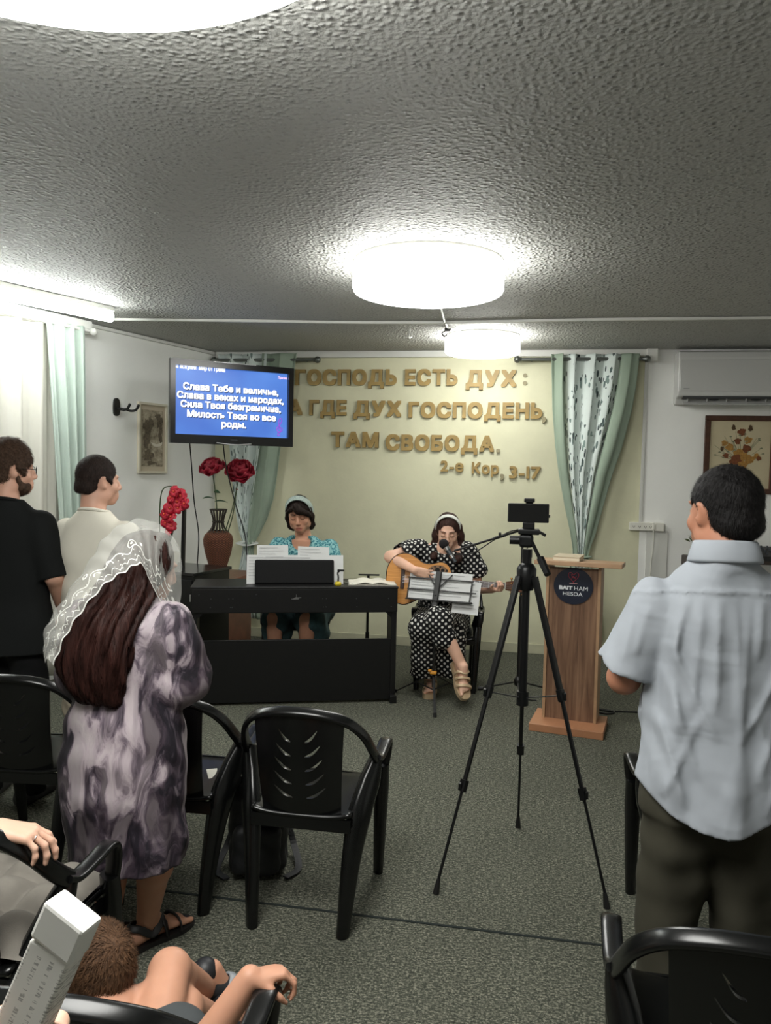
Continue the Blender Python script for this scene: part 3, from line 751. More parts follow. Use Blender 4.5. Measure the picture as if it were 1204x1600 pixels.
t = thing('guitar_hanger', 'empty black guitar hanger hook on the white side wall', 'wall hook'); t.matrix_world = wallM(6.02, 2.18)
bm = NB(); prism(bm, [(p.x, p.y) for p in catmull([(-.028, .05, 0), (0, .075, 0), (.028, .05, 0), (.03, -.05, 0), (0, -.075, 0), (-.03, -.05, 0)], 5, True)], 0, .018); fin(bm, 'back_plate', BLACK, t)
bm = NB(); sweep(bm, [(0, -.01, .01), (.005, -.02, .07), (.01, -.02, .11)], (.024, .024)); fin(bm, 'arm', BLACK, t)
for s in (-1, 1):
    bm = NB(); sweep(bm, catmull([(.01, -.02, .1), (.01+s*.045, -.03, .12), (.01+s*.05, -.02, .17), (.01+s*.05, .02, .2)], 6), (.02, .02)); fin(bm, 'prong', BLACK, t, smooth=True)

# flower picture
t = thing('framed_picture', 'flower bouquet picture in a dark brown frame under the air conditioner', 'picture', (1.87, WY, 1.9))
Mp = Matrix(((1, 0, 0, 0), (0, 0, -1, 0), (0, 1, 0, 0), (0, 0, 0, 1)))
def wp(bm):
    for v in bm.verts: v.co = Mp @ v.co
    return bm
BRN = mat('dark_brown_frame', (72, 42, 26), .4, var=.2, vscale=30)
bm = NB(); frame_bars(bm, .6, .69, .042, .03, I4); fr = fin(wp(bm), 'frame', BRN, t)
bm = NB(); frame_bars(bm, .525, .615, .01, .022, I4); fin(wp(bm), 'gilt_slip', mat('red_brown_slip', (104, 64, 40), .35), t)
bm = NB(); box(bm, (0, 0, .008), (.53, .62, .008)); cv = fin(wp(bm), 'canvas', mat('cream_canvas', (196, 184, 152), .8, var=.06, vscale=5), t)
fl = [(.01, .2, .034, 0), (.065, .13, .032, 1), (-.02, .12, .028, 0), (.055, .055, .036, 0), (-.13, .1, .026, 1), (-.085, .065, .034, 1), (-.115, -.01, .024, 0), (.0, -.01, .06, 1), (.08, -.04, .042, 1), (.14, -.01, .025, 1), (-.03, -.05, .05, 0), (.08, .235, .018, 2), (-.06, .24, .016, 2), (.16, -.03, .02, 0), (-.15, .05, .014, 2), (.03, -.09, .04, 1)]
for k, (nm, c) in enumerate((('red_brown_blooms', (112, 62, 30)), ('ochre_blooms', (160, 118, 56)), ('dark_buds', (78, 58, 34)))):
    bm = NB()
    for i, (x, y, r, kk) in enumerate(fl):
        if kk == k: blob(bm, x, y+.0, r, r*(1.5 if k == 2 else .95), .0124+.0002*i, i, ir=.3)
    fin(wp(bm), nm, mat(nm, c, .8, var=.3, vscale=60), cv)
bm = NB(); rg = random.Random(3)
for i in range(34):
    a = rg.uniform(.1, PI-.1); L = rg.uniform(.12, .25); x0 = rg.uniform(-.03, .03)
    p = Vector((x0, -.06, .0122)); q = Vector((x0+L*math.cos(a)*.9, -.06+L*1.15*math.sin(a), .0122))
    d = (q-p).normalized(); s = Vector((-d.y, d.x, 0))*.0015
    prism(bm, [tuple((p+s)[:2]), tuple((p-s)[:2]), tuple((q-s)[:2]), tuple((q+s)[:2])], .012, .0124+.00004*i)
    if i % 2: blob(bm, q.x, q.y, .012, .006, .0123+.00005*i, i, 12)
fin(wp(bm), 'green_stems', mat('painted_green', (112, 116, 92), .8), cv)

# air conditioner
t = thing('air_conditioner', 'white wall air conditioner with open louvre above the brown framed picture', 'air conditioner', (1.86, WY, 2.335))
ACW = mat('ac_white', (206, 206, 203), .25)
prof = [(0, .46), (-.15, .46), (-.19, .445), (-.205, .40), (-.208, .1), (-.2, .065), (-.19, .06), (-.12, .045), (-.1, .0), (0, .0)]
bm = NB(); M_ = Matrix(((0, 0, 1, 0), (1, 0, 0, 0), (0, 1, 0, 0), (0, 0, 0, 1)))
prism(bm, prof, -.57, .57, M_); body = fin(bm, 'body', ACW, t)
mod = body.modifiers.new('b', 'BEVEL'); mod.width = .014; mod.segments = 3; mod.limit_method = 'ANGLE'; mod.angle_limit = R(50)
bm = NB(); box(bm, (.0, -.211, .24), (1.11, .008, .27), bev=.004); fin(bm, 'front_panel', mat('ac_panel', (200, 200, 197), .18), t)
bm = NB(); box(bm, (0, -.16, .052), (1.04, .08, .02)); fin(bm, 'outlet_slot', mat('ac_dark', (60, 62, 62), .5), t)
bm = NB(); sweep(bm, [(-.52, -.175, .012), (.52, -.175, .012)], (.085, .008), hint=(0, -.6, 1), n=8, sq=6); fin(bm, 'louvre', mat('ac_louvre', (190, 190, 187), .3), t)
for x in (-.48, -.32, -.16, 0, .16, .32, .48):
    bm = NB(); box(bm, (x, -.16, .032), (.006, .05, .03)); fin(bm, 'vane', mat('ac_louvre', (190, 190, 187), .3), t)
for x in (-.26, .08, .4):
    bm = NB(); ballm(bm, (x, -.165, .036), (.04, .03, .008)); fin(bm, 'vane_hub', mat('ac_dark', (60, 62, 62), .5), t, smooth=True)
bm = NB(); box(bm, (-.5, -.2162, .125), (.05, .002, .007)); fin(bm, 'maker_mark', mat('ac_mark', (120, 122, 122), .4), t)

# sockets
t = thing('power_socket', 'white row of power sockets on the wall beside the tied curtain', 'socket', (1.1, WY, 1.235))
SOC = mat('socket_white', (224, 222, 212), .35)
bm = NB(); box(bm, (-.045, -.022, 0), (.21, .044, .075), bev=.006); fin(bm, 'socket_block', SOC, t)
bm = NB(); box(bm, (.11, -.026, 0), (.085, .05, .078), bev=.006); fin(bm, 'switch_box', SOC, t)
for x in (-.11, -.06, -.01, .035):
    bm = NB()
    for dx, dz in ((-.008, 0), (.008, 0), (0, -.01)): box(bm, (x+dx, -.0445, dz), (.004, .002, .011))
    fin(bm, 'socket_holes', mat('socket_dark', (90, 88, 80), .6), t)
bm = NB(); box(bm, (.06, -.05, 0), (.02, .02, .05), bev=.003); fin(bm, 'plug', SOC, t)
bm = NB(); tube(bm, catmull([(1.16, WY-.05, 1.21), (1.165, WY-.04, 1.1), (1.15, WY-.03, .8), (1.16, WY-.03, .4), (1.15, WY-.03, .05)], 6), .005, 6); tag(fin(bm, 'white_cord', SOC, smooth=True), 'white cord dropping from the plug in the wall sockets', 'cord')

# ------------------------------------------------------------------ curtains and rods
ROD = mat('brushed_rod', (112, 116, 112), .35, .7)
def rodthing(x0, x1, z, y, label, ends=(1, 1)):
    t = thing('curtain_rod', label, 'curtain rod', (x0, y, z), 0, 'curtain rods')
    bm = NB(); rod(bm, (0, 0, 0), (x1-x0, 0, 0), .016, n=14); fin(bm, 'pole', ROD, t, smooth=True, angle=40)
    for i, x in enumerate((0, x1-x0)):
        if ends[i]:
            s = -1 if i == 0 else 1
            bm = NB(); lathe(bm, [(0, 0), (.019, 0), (.019, .02), (.03, .025), (.033, .045), (.022, .065), (0, .07)], (x, 0, 0), 16, Euler((0, s*PI/2, 0)).to_matrix(), cap=False); fin(bm, 'finial', ROD, t, smooth=True)
    for x in (.09, x1-x0-.09):
        bm = NB(); rod(bm, (x, 0, 0), (x, WY-y, 0), .009); fin(bm, 'bracket', ROD, t)
rodthing(-3.0, -2.03, 2.74, WY-.1, 'grey metal curtain rod behind the television')
rodthing(-.06, 1.0, 2.735, WY-.1, 'grey metal curtain rod between the drum lamp and the air conditioner')
SAGE = mat('sage_cloth', (150, 166, 148), .75, var=.06, vscale=4, bump=.25, bscale=300, bdist=.002)
def floral():
    m, n = tmat('leaf_print_cloth', .8)
    tc = n.new('ShaderNodeTexCoord'); uv = tc.outputs['UV']
    mp = n.new('ShaderNodeMapping'); mp.inputs['Rotation'].default_value = (0, 0, .7); mp.inputs['Scale'].default_value = (36, 11, 1); n.link(uv, mp.inputs[0])
    mp2 = n.new('ShaderNodeMapping'); mp2.inputs['Rotation'].default_value = (0, 0, -.8); mp2.inputs['Scale'].default_value = (32, 10, 1); n.link(uv, mp2.inputs[0])
    a = n.voro(mp.outputs[0], 1.); b = n.voro(mp2.outputs[0], 1.)
    g = n.noise(uv, 7, 2)
    sa = n.new('ShaderNodeSeparateColor'); n.link(a.outputs['Color'], sa.inputs[0]); sb = n.new('ShaderNodeSeparateColor'); n.link(b.outputs['Color'], sb.inputs[0])
    ma = n.math('MULTIPLY', n.math('LESS_THAN', a.outputs['Distance'], .4), n.math('GREATER_THAN', sa.outputs[0], .42))
    mb = n.math('MULTIPLY', n.math('LESS_THAN', b.outputs['Distance'], .3), n.math('GREATER_THAN', sb.outputs[0], .5))
    gg = n.math('GREATER_THAN', g.outputs[0], .45)
    mk = n.math('MULTIPLY', n.math('MAXIMUM', ma, mb), gg)
    dark = n.ramp(sa.outputs[1], [(0, lin((36, 44, 48))), (.5, lin((84, 100, 98))), (1, lin((126, 146, 140)))])
    base = n.mix(n.math('MULTIPLY', n.noise(uv, 3, 2).outputs[0], .5), lin((222, 230, 226)), lin((190, 206, 200)))
    n.link(n.mix(mk, base, dark), n.b.inputs['Base Color']); return m
FLOR = floral()
def cloth(name, L, Rr, zs, y0, amp, nf, m, parent=None, ph=0., nu=60, nv=70, th=.004):
    """hanging cloth between the edge curves L(z) and Rr(z) (lists of x at zs), pleated along y"""
    zs_ = np.array(zs)[::-1]
    def fn(u, v):
        z = zs[0]+(zs[-1]-zs[0])*v
        l = np.interp(z, zs_, np.array(L)[::-1]); r = np.interp(z, zs_, np.array(Rr)[::-1]); w_ = r-l
        a = amp*min(1, w_/(abs(Rr[0]-L[0])+1e-6)+.25)
        f = math.sin(2*PI*nf*u+ph+.5*math.sin(3*v))
        return Vector((l+w_*(u+.12/nf*math.sin(4*PI*nf*u+ph)/2), y0+a*f+.01*math.sin(7*v+5*u), z))
    bm = NB(); grid(bm, fn, nu, nv, uv=(abs(Rr[0]-L[0])*1.4, abs(zs[0]-zs[-1])))
    me = solid(bm, name, th); me.shade_smooth(); return put(name, me, m, parent)
zs = (2.78, 2.5, 2.28, 1.95, 1.7, 1.4, 1.17, 1.02, .95, .9, .6, .25)
t = thing('curtain', 'sage curtain with a leaf print middle, tied narrow behind the lectern', 'curtain', (0, 0, 0), 0, 'tied curtains on the painted wall')
cloth('leaf_print_panel', (.30, .31, .325, .355, .385, .43, .47, .49, .495, .485, .44, .40), (.83, .80, .765, .70, .645, .60, .57, .555, .552, .56, .62, .66), zs, WY-.10, .035, 3.0, FLOR, t, ph=1.)
cloth('sage_border', (.20, .215, .226, .262, .302, .365, .422, .45, .455, .44, .38, .34), (.315, .32, .335, .36, .392, .44, .476, .492, .497, .49, .45, .42), zs, WY-.125, .02, .8, SAGE, t, ph=.4, nu=24)
cloth('sage_border', (.805, .78, .745, .68, .63, .59, .562, .55, .548, .555, .6, .63), (.965, .945, .916, .845, .771, .70, .647, .60, .585, .60, .68, .73), zs, WY-.125, .022, .9, SAGE, t, ph=2.2, nu=24)
bm = NB(); sweep(bm, catmull([(.445, WY-.13, .95), (.52, WY-.17, .945), (.6, WY-.13, .95), (.52, WY-.06, .955)], 6, True), (.05, .012), hint=(0, 0, 1)); fin(bm, 'tie_band', SAGE, t, smooth=True)
t = thing('curtain', 'sage and leaf print curtain tied with a band behind the vase and television', 'curtain', (0, 0, 0), 0, 'tied curtains on the painted wall')
zs = (2.8, 2.4, 1.9, 1.6, 1.39, 1.2, 1.06, .94, .86, .62, .2)
cloth('leaf_print_panel', (-3.0, -2.95, -2.88, -2.85, -2.82, -2.79, -2.76, -2.72, -2.725, -2.77, -2.8), (-2.5, -2.52, -2.56, -2.6, -2.63, -2.65, -2.66, -2.65, -2.64, -2.62, -2.58), zs, WY-.1, .035, 2.6, FLOR, t)
cloth('sage_border', (-2.54, -2.54, -2.58, -2.61, -2.64, -2.655, -2.665, -2.66, -2.65, -2.64, -2.6), (-2.18, -2.24, -2.335, -2.37, -2.40, -2.46, -2.53, -2.6, -2.6, -2.56, -2.5), zs, WY-.12, .028, 1.4, SAGE, t, nu=34)
bm = NB(); sweep(bm, catmull([(-2.75, WY-.14, .95), (-2.66, WY-.18, .93), (-2.58, WY-.14, .95), (-2.66, WY-.05, .96)], 6, True), (.07, .014), hint=(0, 0, 1)); fin(bm, 'tie_band', mat('pale_tie', (206, 210, 206), .8), t, smooth=True)
# side wall: sage curtain and sheer white curtain on their rod
def wcloth(name, y0, y1, z0, z1, amp, nf, m, off, lab, cat='curtain', b0=None, b1=None, nu=80):
    n_ = Vector((1, -LWK, 0)).normalized()
    def fn(u, v):
        a, b = y0+((b0 if b0 is not None else y0)-y0)*v, y1+((b1 if b1 is not None else y1)-y1)*v
        y = a+(b-a)*u; z = z0+(z1-z0)*v
        return lw(y, z, off+amp*(math.sin(2*PI*nf*u)+.35*math.sin(2*PI*nf*2.3*u+1+v)))
    bm = NB(); grid(bm, fn, nu, 24, uv=(abs(y1-y0)*1.5, 2)); me = solid(bm, name, .003); me.shade_smooth()
    return tag(put(name, me, m), lab, cat)
SAGE2 = mat('pale_sage_cloth', (180, 194, 184), .75, var=.05, vscale=4)
wcloth('curtain', 5.22, 5.56, 2.76, .08, .028, 3.4, SAGE2, .14, 'pale sage curtain hanging straight on the side wall behind the white-shirted man', b0=5.42, b1=5.6)
m, n = tmat('sheer_voile', .85); n.b.inputs['Base Color'].default_value = lin((238, 236, 228))
tr = n.new('ShaderNodeBsdfTranslucent'); tr.inputs[0].default_value = lin((240, 238, 230)); tp = n.new('ShaderNodeBsdfTransparent')
m1 = n.new('ShaderNodeMixShader'); m1.inputs[0].default_value = .4; n.link(n.b.outputs[0], m1.inputs[1]); n.link(tr.outputs[0], m1.inputs[2])
m2 = n.new('ShaderNodeMixShader'); m2.inputs[0].default_value = .12; n.link(m1.outputs[0], m2.inputs[1]); n.link(tp.outputs[0], m2.inputs[2])
n.link(m2.outputs[0], n.n['Material Output'].inputs[0])
wcloth('sheer_curtain', 2.9, 5.34, 2.76, .06, .03, 13, m, .1, 'sheer white curtain across the window behind the man in black', nu=200)
t = thing('curtain_rod', 'white curtain rod under the tube light on the side wall', 'curtain rod', (0, 0, 0), 0, 'curtain rods')
bm = NB(); rod(bm, lw(2.8, 2.74, .14), lw(5.62, 2.74, .14), .014, n=12); fin(bm, 'pole', TRIM, t, smooth=True, angle=40)
bm = NB(); ballm(bm, lw(5.66, 2.74, .14), .03); fin(bm, 'finial', TRIM, t, smooth=True)
for y in (2.95, 5.6):
    bm = NB(); rod(bm, lw(y, 2.74, 0), lw(y, 2.74, .14), .009); fin(bm, 'bracket', TRIM, t)
bm = NB(); sweep(bm, [lw(2.7, CH-.06, .07), lw(5.66, CH-.06, .07)], (.12, .1), hint=(0, 0, 1), n=4, sq=9); struct(fin(bm, 'trim_7', TRIM))
# ------------------------------------------------------------------ plastic armchair
CHB = mat('black_chair_plastic', (11, 12, 12), .27, spec=.5, bump=.08, bscale=180, bdist=.001)
def make_chair(label, loc, rz, group):
    t = thing('plastic_armchair', label, 'chair', loc, rz, group)
    bm = NB()
    def sf(u, v):
        x = (u-.5)*2; y = -.215+.455*v
        wd = .2+.035*v; e = abs(x)**4
        return Vector((x*wd, y+.012*(1-x*x)*(v > .9), .425+.018*e-.012*math.sin(PI*v)*(1-x*x)-(.025*((v-.88)/.12)**2 if v > .88 else 0)))
    grid(bm, sf, 22, 22); me = solid(bm, 'seat', .014); me.shade_smooth(); put('seat', me, CHB, t)
    bm = NB()
    sweep(bm, [(-.2, -.2, .40), (-.235, .225, .40)], (.05, .012), hint=(1, 0, 0), n=6, sq=6); sweep(bm, [(.2, -.2, .40), (.235, .225, .40)], (.05, .012), hint=(1, 0, 0), n=6, sq=6)
    sweep(bm, catmull([(-.235, .225, .398), (0, .245, .396), (.235, .225, .398)], 6), (.055, .012), hint=(0, 1, 0), n=6, sq=6); sweep(bm, [(-.2, -.21, .40), (.2, -.21, .40)], (.05, .012), hint=(0, 1, 0), n=6, sq=6)
    fin(bm, 'seat_apron', CHB, t, smooth=True, angle=40)
    # backrest panel with chevron slots cut through
    bm = NB()
    def pf(u, v):
        x = (u-.5)*2; wd = .155+.02*v; xx = x*wd
        top = .828-1.15*xx*xx-9*xx**4; z = .405+(top-.405)*v
        y = -.2-.075*v-.012*math.sin(PI*v)+1.0*xx*xx
        return Vector((xx, y, z))
    grid(bm, pf, 26, 30); me = solid(bm, 'p', .011)
    o = put('p', me); bm = NB()
    for i in range(5):
        z = .50+.055*i; L = .095-.007*i if i < 4 else .06
        for s in (-1, 1):
            q = catmull([(s*.028, 0, z), (s*(.028+L*.4), 0, z+.014), (s*(.028+L*.8), 0, z+.045)], 5)
            rings = []
            for k, p in enumerate(q):
                f = k/(len(q)-1); hh = .0065*math.sin(PI*(.12+.8*f)); rings.append([bm.verts.new((p.x+dx*0, y, p.z+dz)) for y, dz in ((-.4, -hh), (-.4, hh), (.1, hh), (.1, -hh))])
            for a, b in zip(rings, rings[1:]):
                for k in range(4): bm.faces.new((a[k], a[(k+1) % 4], b[(k+1) % 4], b[k]))
            bm.faces.new(rings[0][::-1]); bm.faces.new(rings[-1])
    bmesh.ops.recalc_face_normals(bm, faces=bm.faces[:]); cm = bpy.data.meshes.new('c'); bm.to_mesh(cm); bm.free(); co = put('c', cm)
    md = o.modifiers.new('b', 'BOOLEAN'); md.operation = 'DIFFERENCE'; md.object = co; md.solver = 'EXACT'
    me = applied(o, 'backrest'); bpy.data.objects.remove(co); me.shade_smooth(); me.set_sharp_from_angle(angle=R(35)); put('backrest', me, CHB, t)
    hp = [(-.27, -.055, .602), (-.263, -.115, .655), (-.238, -.185, .735), (-.185, -.238, .795), (-.1, -.266, .824), (0, -.274, .832), (.1, -.266, .824), (.185, -.238, .795), (.238, -.185, .735), (.263, -.115, .655), (.27, -.055, .602)]
    bm = NB(); sweep(bm, catmull(hp, 6), [(.05, .026), (.05, .024), (.044, .022), (.042, .024), (.042, .024), (.042, .024), (.044, .022), (.05, .024), (.05, .026)], hint=[(-1, -.2, .25), (-.8, -.4, .6), (0, -.5, 1), (.8, -.4, .6), (1, -.2, .25)], n=12, sq=3)
    fin(bm, 'back_hoop', CHB, t, smooth=True, angle=60)
    for s in (-1, 1):
        bm = NB()
        ap = [(s*.268, -.075, .615), (s*.272, -.03, .598), (s*.275, .05, .604), (s*.276, .115, .612), (s*.275, .15, .597), (s*.27, .165, .55), (s*.262, .17, .5), (s*.252, .165, .45)]
        sweep(bm, catmull(ap, 6), [(.05, .022), (.052, .02), (.054, .02), (.054, .022), (.05, .024), (.046, .024)], hint=[(0, .2, 1), (0, 0, 1), (0, 0, 1), (0, .8, .6), (0, 1, 0), (0, 1, 0)], n=12, sq=3.2); fin(bm, 'armrest', CHB, t, smooth=True, angle=60)
        bm = NB(); sweep(bm, catmull([(s*.255, .165, .5), (s*.25, .185, .4), (s*.243, .21, .2), (s*.235, .235, 0)], 6), [(.06, .05), (.066, .052), (.054, .044), (.042, .036)], hint=(s*.5, 1, 0), n=10, sq=3.2); fin(bm, 'leg', CHB, t, smooth=True, angle=60)
        bm = NB(); sweep(bm, catmull([(s*.266, -.05, .61), (s*.25, -.09, .53), (s*.222, -.15, .42), (s*.2, -.195, .25), (s*.182, -.238, 0)], 6), [(.045, .05), (.09, .05), (.1, .055), (.074, .046), (.048, .038)], hint=(s*.8, -1, 0), n=10, sq=3.2); fin(bm, 'leg', CHB, t, smooth=True, angle=60)
    for ch in t.children:
        for v in ch.data.vertices: v.co.x *= .94
    return t
CG = 'black plastic armchairs'
CH0 = make_chair('black plastic armchair in the middle of the carpet, empty with slotted back fully shown', (-.775, 2.87, 0), R(1), CG)
CHAIRS = {}
for key, x, y, rz, lab in (('veil', -1.33, 2.90, 2, 'black plastic armchair in front of the veiled woman'),
                           ('side', -2.05, 3.00, 6, 'black plastic armchair in front of the two standing men, beside the floral dress'),
                           ('cushion', -1.40, 1.85, 0, 'black plastic armchair carrying a tufted grey cushion'),
                           ('child', -.75, 1.345, 2, 'black plastic armchair in which the child curls up'),
                           ('man', .705, 2.95, 2, 'black plastic armchair half hidden by the legs of the man in the pale blue shirt'),
                           ('near', .49, 1.755, -5, 'black plastic armchair standing behind the man in the pale blue shirt'),
                           ('guitar', -.56, 6.08, 180, 'black plastic armchair under the guitar player in polka dots')):
    CHAIRS[key] = dup(CH0, (x, y, 0), R(rz), lab, CG)
# grey tufted cushion
m = mat('grey_cushion_cloth', (126, 121, 113), .9, var=.1, vscale=20, bump=.3, bscale=400, bdist=.002)
bm = NB()
def cf(u, v):
    x, y = (u-.5)*2, (v-.5)*2; e = (1-x**6)*(1-y**6); tu = abs(math.sin(PI*1.5*(x+1)/1))*abs(math.sin(PI*1.5*(y+1)/1))
    return Vector((x*.205, y*.21, .03+e*(.02+.055*tu**.5)))
grid(bm, cf, 40, 40); grid(bm, lambda u, v: Vector(((u-.5)*.41, (.5-v)*.42, .0+.03*max(abs(u-.5), abs(v-.5))**6*64)), 12, 12)
bmesh.ops.remove_doubles(bm, verts=bm.verts[:], dist=.0005)
tag(fin(bm, 'seat_cushion', m, smooth=True, loc=(-1.40, 1.87, .43), rot=(0, 0, 0)), 'grey tufted cushion on the seat of a black armchair', 'cushion')
# white card on the seat of the chair before the veiled woman
bm = NB(); box(bm, (0, 0, .004), (.15, .1, .006)); tag(fin(bm, 'paper_leaflet', mat('leaflet_white', (220, 218, 205), .6), loc=(-1.19, 2.98, .418), rot=(0, 0, .5)), 'white leaflet lying on an empty armchair seat', 'leaflet')

# ------------------------------------------------------------------ digital piano (frame: x along it, y towards the player)
PRZ = math.atan2(.47, 1.38)
t = PIANO = thing('digital_piano', 'black digital piano on a panelled stand, its back to the room', 'piano', (-1.57, 5.225, 0), PRZ)
PB = mat('piano_black', (8, 8, 9), .42, bump=.04, bscale=200)
bm = NB(); box(bm, (0, .2, .755), (1.46, .4, .175), bev=.006); case = fin(bm, 'key_case', PB, t)
bm = NB(); box(bm, (0, .2, .848), (1.47, .41, .016), bev=.004); fin(bm, 'top_board', mat('piano_top', (18, 17, 17), .4), t)
bm = NB(); box(bm, (0, .035, .245), (1.38, .02, .45), bev=.002); fin(bm, 'back_panel', PB, t)
for s in (-1, 1):
    bm = NB(); box(bm, (s*.71, .12, .36), (.04, .2, .63), bev=.003); fin(bm, 'side_panel', PB, t)
    bm = NB(); box(bm, (s*.71, .18, .03), (.05, .4, .06), bev=.006); fin(bm, 'foot', PB, t)
    bm = NB(); prism(bm, [(0, 0), (.045, 0), (0, -.045)], -.01, .01, Matrix.Translation((s*.69, .03, .667)) @ Matrix(((-s, 0, 0, 0), (0, 0, 1, 0), (0, 1, 0, 0), (0, 0, 0, 1)))); fin(bm, 'bracket', PB, t)
bm = NB(); sweep(bm, [(-.69, .12, .1), (.69, .12, .1)], (.03, .06), hint=(0, 1, 0), n=6, sq=6); fin(bm, 'pedal_rail', PB, t)
rg = random.Random(4)
for x in (-.66, -.58, -.46, -.46, -.27, -.27, .2, .2, .42, .68):
    for z in ((.77, .71) if rg.random() > .3 else (.8,)): bm = NB(); lathe(bm, [(0, 0), (.004, 0), (.004, .003), (0, .003)], (x+rg.uniform(-.02, .02), -.001, z), 10, Euler((PI/2, 0, 0)).to_matrix(), cap=False); fin(bm, 'screw_cap', mat('screw_grey', (88, 90, 92), .35, .7), case)
bm = NB()
for z, a, b in ((.778, -.012, .034), (.768, -.034, .016), (.773, -.02, .02)): box(bm, ((a+b)/2, -.001, z), (b-a, .003, .0035))
box(bm, (0, -.001, .79), (.003, .003, .02)); fin(bm, 'silver_emblem', mat('silver', (220, 220, 222), .3, 1.), case)
bm = NB(); box(bm, (-.735, .004, .775), (.012, .012, .05), bev=.003); fin(bm, 'steel_latch', mat('steel', (170, 172, 172), .3, .9), case)
bm = NB(); box(bm, (0, .375, .80), (1.2, .14, .02)); fin(bm, 'keys', mat('ivory_keys', (236, 234, 226), .3), t)
Mr = Euler((-.22, 0, 0)).to_matrix()
bm = NB(); box(bm, (-.01, .13, .945), (.57, .014, .175), M=Mr, bev=.01); rest = fin(bm, 'music_rest', mat('rest_black', (13, 13, 14), .65, spec=.2), t)
bm = NB(); box(bm, (-.01, .15, .862), (.57, .06, .012), bev=.003); fin(bm, 'rest_ledge', PB, rest)
PAPER = mat('paper_white', (212, 213, 212), .7)
def sheet(name, lab, c, w_, h_, parentM, rx, rz=0, grp='sheets of music on the piano', ang=0.):
    bm = NB()
    grid(bm, lambda u, v: Vector(((u-.5)*w_, .006*math.sin(PI*u)*math.sin(2*v), (v-.5)*h_)), 10, 6)
    me = solid(bm, name, .0012)
    o = tag(put(name, me, PAPER), lab, 'sheet music', grp)
    o.matrix_world = parentM @ Matrix.Translation(c) @ Euler((rx, ang, rz)).to_matrix().to_4x4()
    bm = NB(); rg = random.Random(int(w_*1000+c[0]*100))
    for i in range(int(h_/.022)-1):
        z = h_/2-.02-.022*i; L = w_*(.5+.35*rg.random())
        box(bm, (-w_/2+.015+L/2, -.0014, z), (L, .0008, .0022))
    fin(bm, 'printed_lines', mat('print_grey', (150, 152, 155), .8), o)
    return o
PM = Matrix.Translation((-1.57, 5.225, 0)) @ Matrix.Rotation(PRZ, 4, 'Z')
sheet('music_sheet', 'wide white music sheet showing around the edges of the black music rest', (-.005, .152, .96), .70, .21, PM, -.22)
sheet('music_sheet', 'white music sheet standing above the rest, below the teal sleeve', (-.17, .172, 1.03), .225, .21, PM, -.22, ang=-.01)
sheet('music_sheet', 'white music sheet standing above the rest, towards the guitar player', (.125, .172, 1.02), .23, .21, PM, -.22, ang=.03)
ob = thing('open_book', 'open white songbook lying on the end of the piano', 'book', PM @ Vector((.56, .16, .857)), PRZ-.08)
for s in (-1, 1):
    bm = NB(); grid(bm, lambda u, v: Vector((s*u*.17, (v-.5)*.24, .016*math.sin(PI*min(1, u*1.2+.1))+.006)), 10, 4); grid(bm, lambda u, v: Vector((s*u*.17, (v-.5)*.24, .002)), 10, 4)
    bmesh.ops.contextual_create
    me = solid(bm, 'pages', .006); put('pages', me, mat('book_pages', (226, 222, 208), .7), ob)
bm = NB(); box(bm, (0, 0, .002), (.355, .25, .004)); fin(bm, 'cover', mat('book_cover', (150, 148, 140), .6), ob)
bm = NB(); rod(bm, (0, -.06, .006), (0, .06, .006), .005, .004, 8); tag(fin(bm, 'pen', mat('pen_grey', (120, 122, 110), .4), loc=PM @ Vector((.385, .14, .856)), rot=(0, 0, PRZ+.5)), 'pen lying beside the open songbook on the piano', 'pen')
t = thing('clip_lamp', 'small yellow and black clip lamp beside the music rest', 'lamp', PM @ Vector((.30, .06, .856)))
bm = NB(); lathe(bm, [(0, 0), (.022, .0), (.026, .01), (.02, .026), (0, .03)], n=16, cap=False); fin(bm, 'base', mat('yellow_plastic', (206, 184, 40), .4), t, smooth=True)
bm = NB(); tube(bm, catmull([(0, 0, .025), (.002, 0, .06), (-.006, .01, .09), (.01, .0, .105)], 5), .006, 8); fin(bm, 'neck', BLACK, t)
bm = NB(); box(bm, (.02, 0, .11), (.05, .02, .014), bev=.004); fin(bm, 'lamp_head', BLACK, t)
# bench
t = thing('piano_bench', 'black piano bench under the woman in teal', 'bench', PM @ Vector((.02, .83, 0)), PRZ)
bm = NB(); box(bm, (0, 0, .475), (.56, .32, .07), bev=.02, seg=3); fin(bm, 'cushion', mat('bench_vinyl', (24, 24, 25), .4), t)
bm = NB(); box(bm, (0, 0, .42), (.54, .3, .05)); fin(bm, 'rail', PB, t)
for sx in (-1, 1):
    for sy in (-1, 1):
        bm = NB(); sweep(bm, [(sx*.245, sy*.125, .4), (sx*.25, sy*.13, 0)], (.035, .035), n=6, sq=6); fin(bm, 'leg', PB, t)

# ------------------------------------------------------------------ corner: cabinet, wooden stand, vase of roses, orchid, pole
t = thing('side_cabinet', 'low black cabinet in the corner carrying the white orchid pot', 'cabinet', (-2.70, 5.74, 0), R(-12))
bm = NB(); box(bm, (0, 0, .43), (.62, .48, .86)); fin(bm, 'body', PB, t)
bm = NB(); box(bm, (0, 0, .8725), (.65, .51, .025), bev=.004); fin(bm, 'top', mat('gloss_cabinet_top', (28, 27, 27), .18), t)
for s in (-1, 1):
    bm = NB(); box(bm, (s*.152, -.243, .43), (.295, .014, .8), bev=.004); d_ = fin(bm, 'door', PB, t)
    bm = NB(); ballm(bm, (s*.03, -.258, .5), .012); fin(bm, 'knob', mat('steel', (170, 172, 172), .3, .9), d_)
WOODR = mat('red_brown_wood', (104, 62, 46), .35, var=.25, vscale=9)
t = thing('wooden_stand', 'red brown wooden stand under the wicker vase', 'stand', (-2.60, 6.32, 0), R(-4))
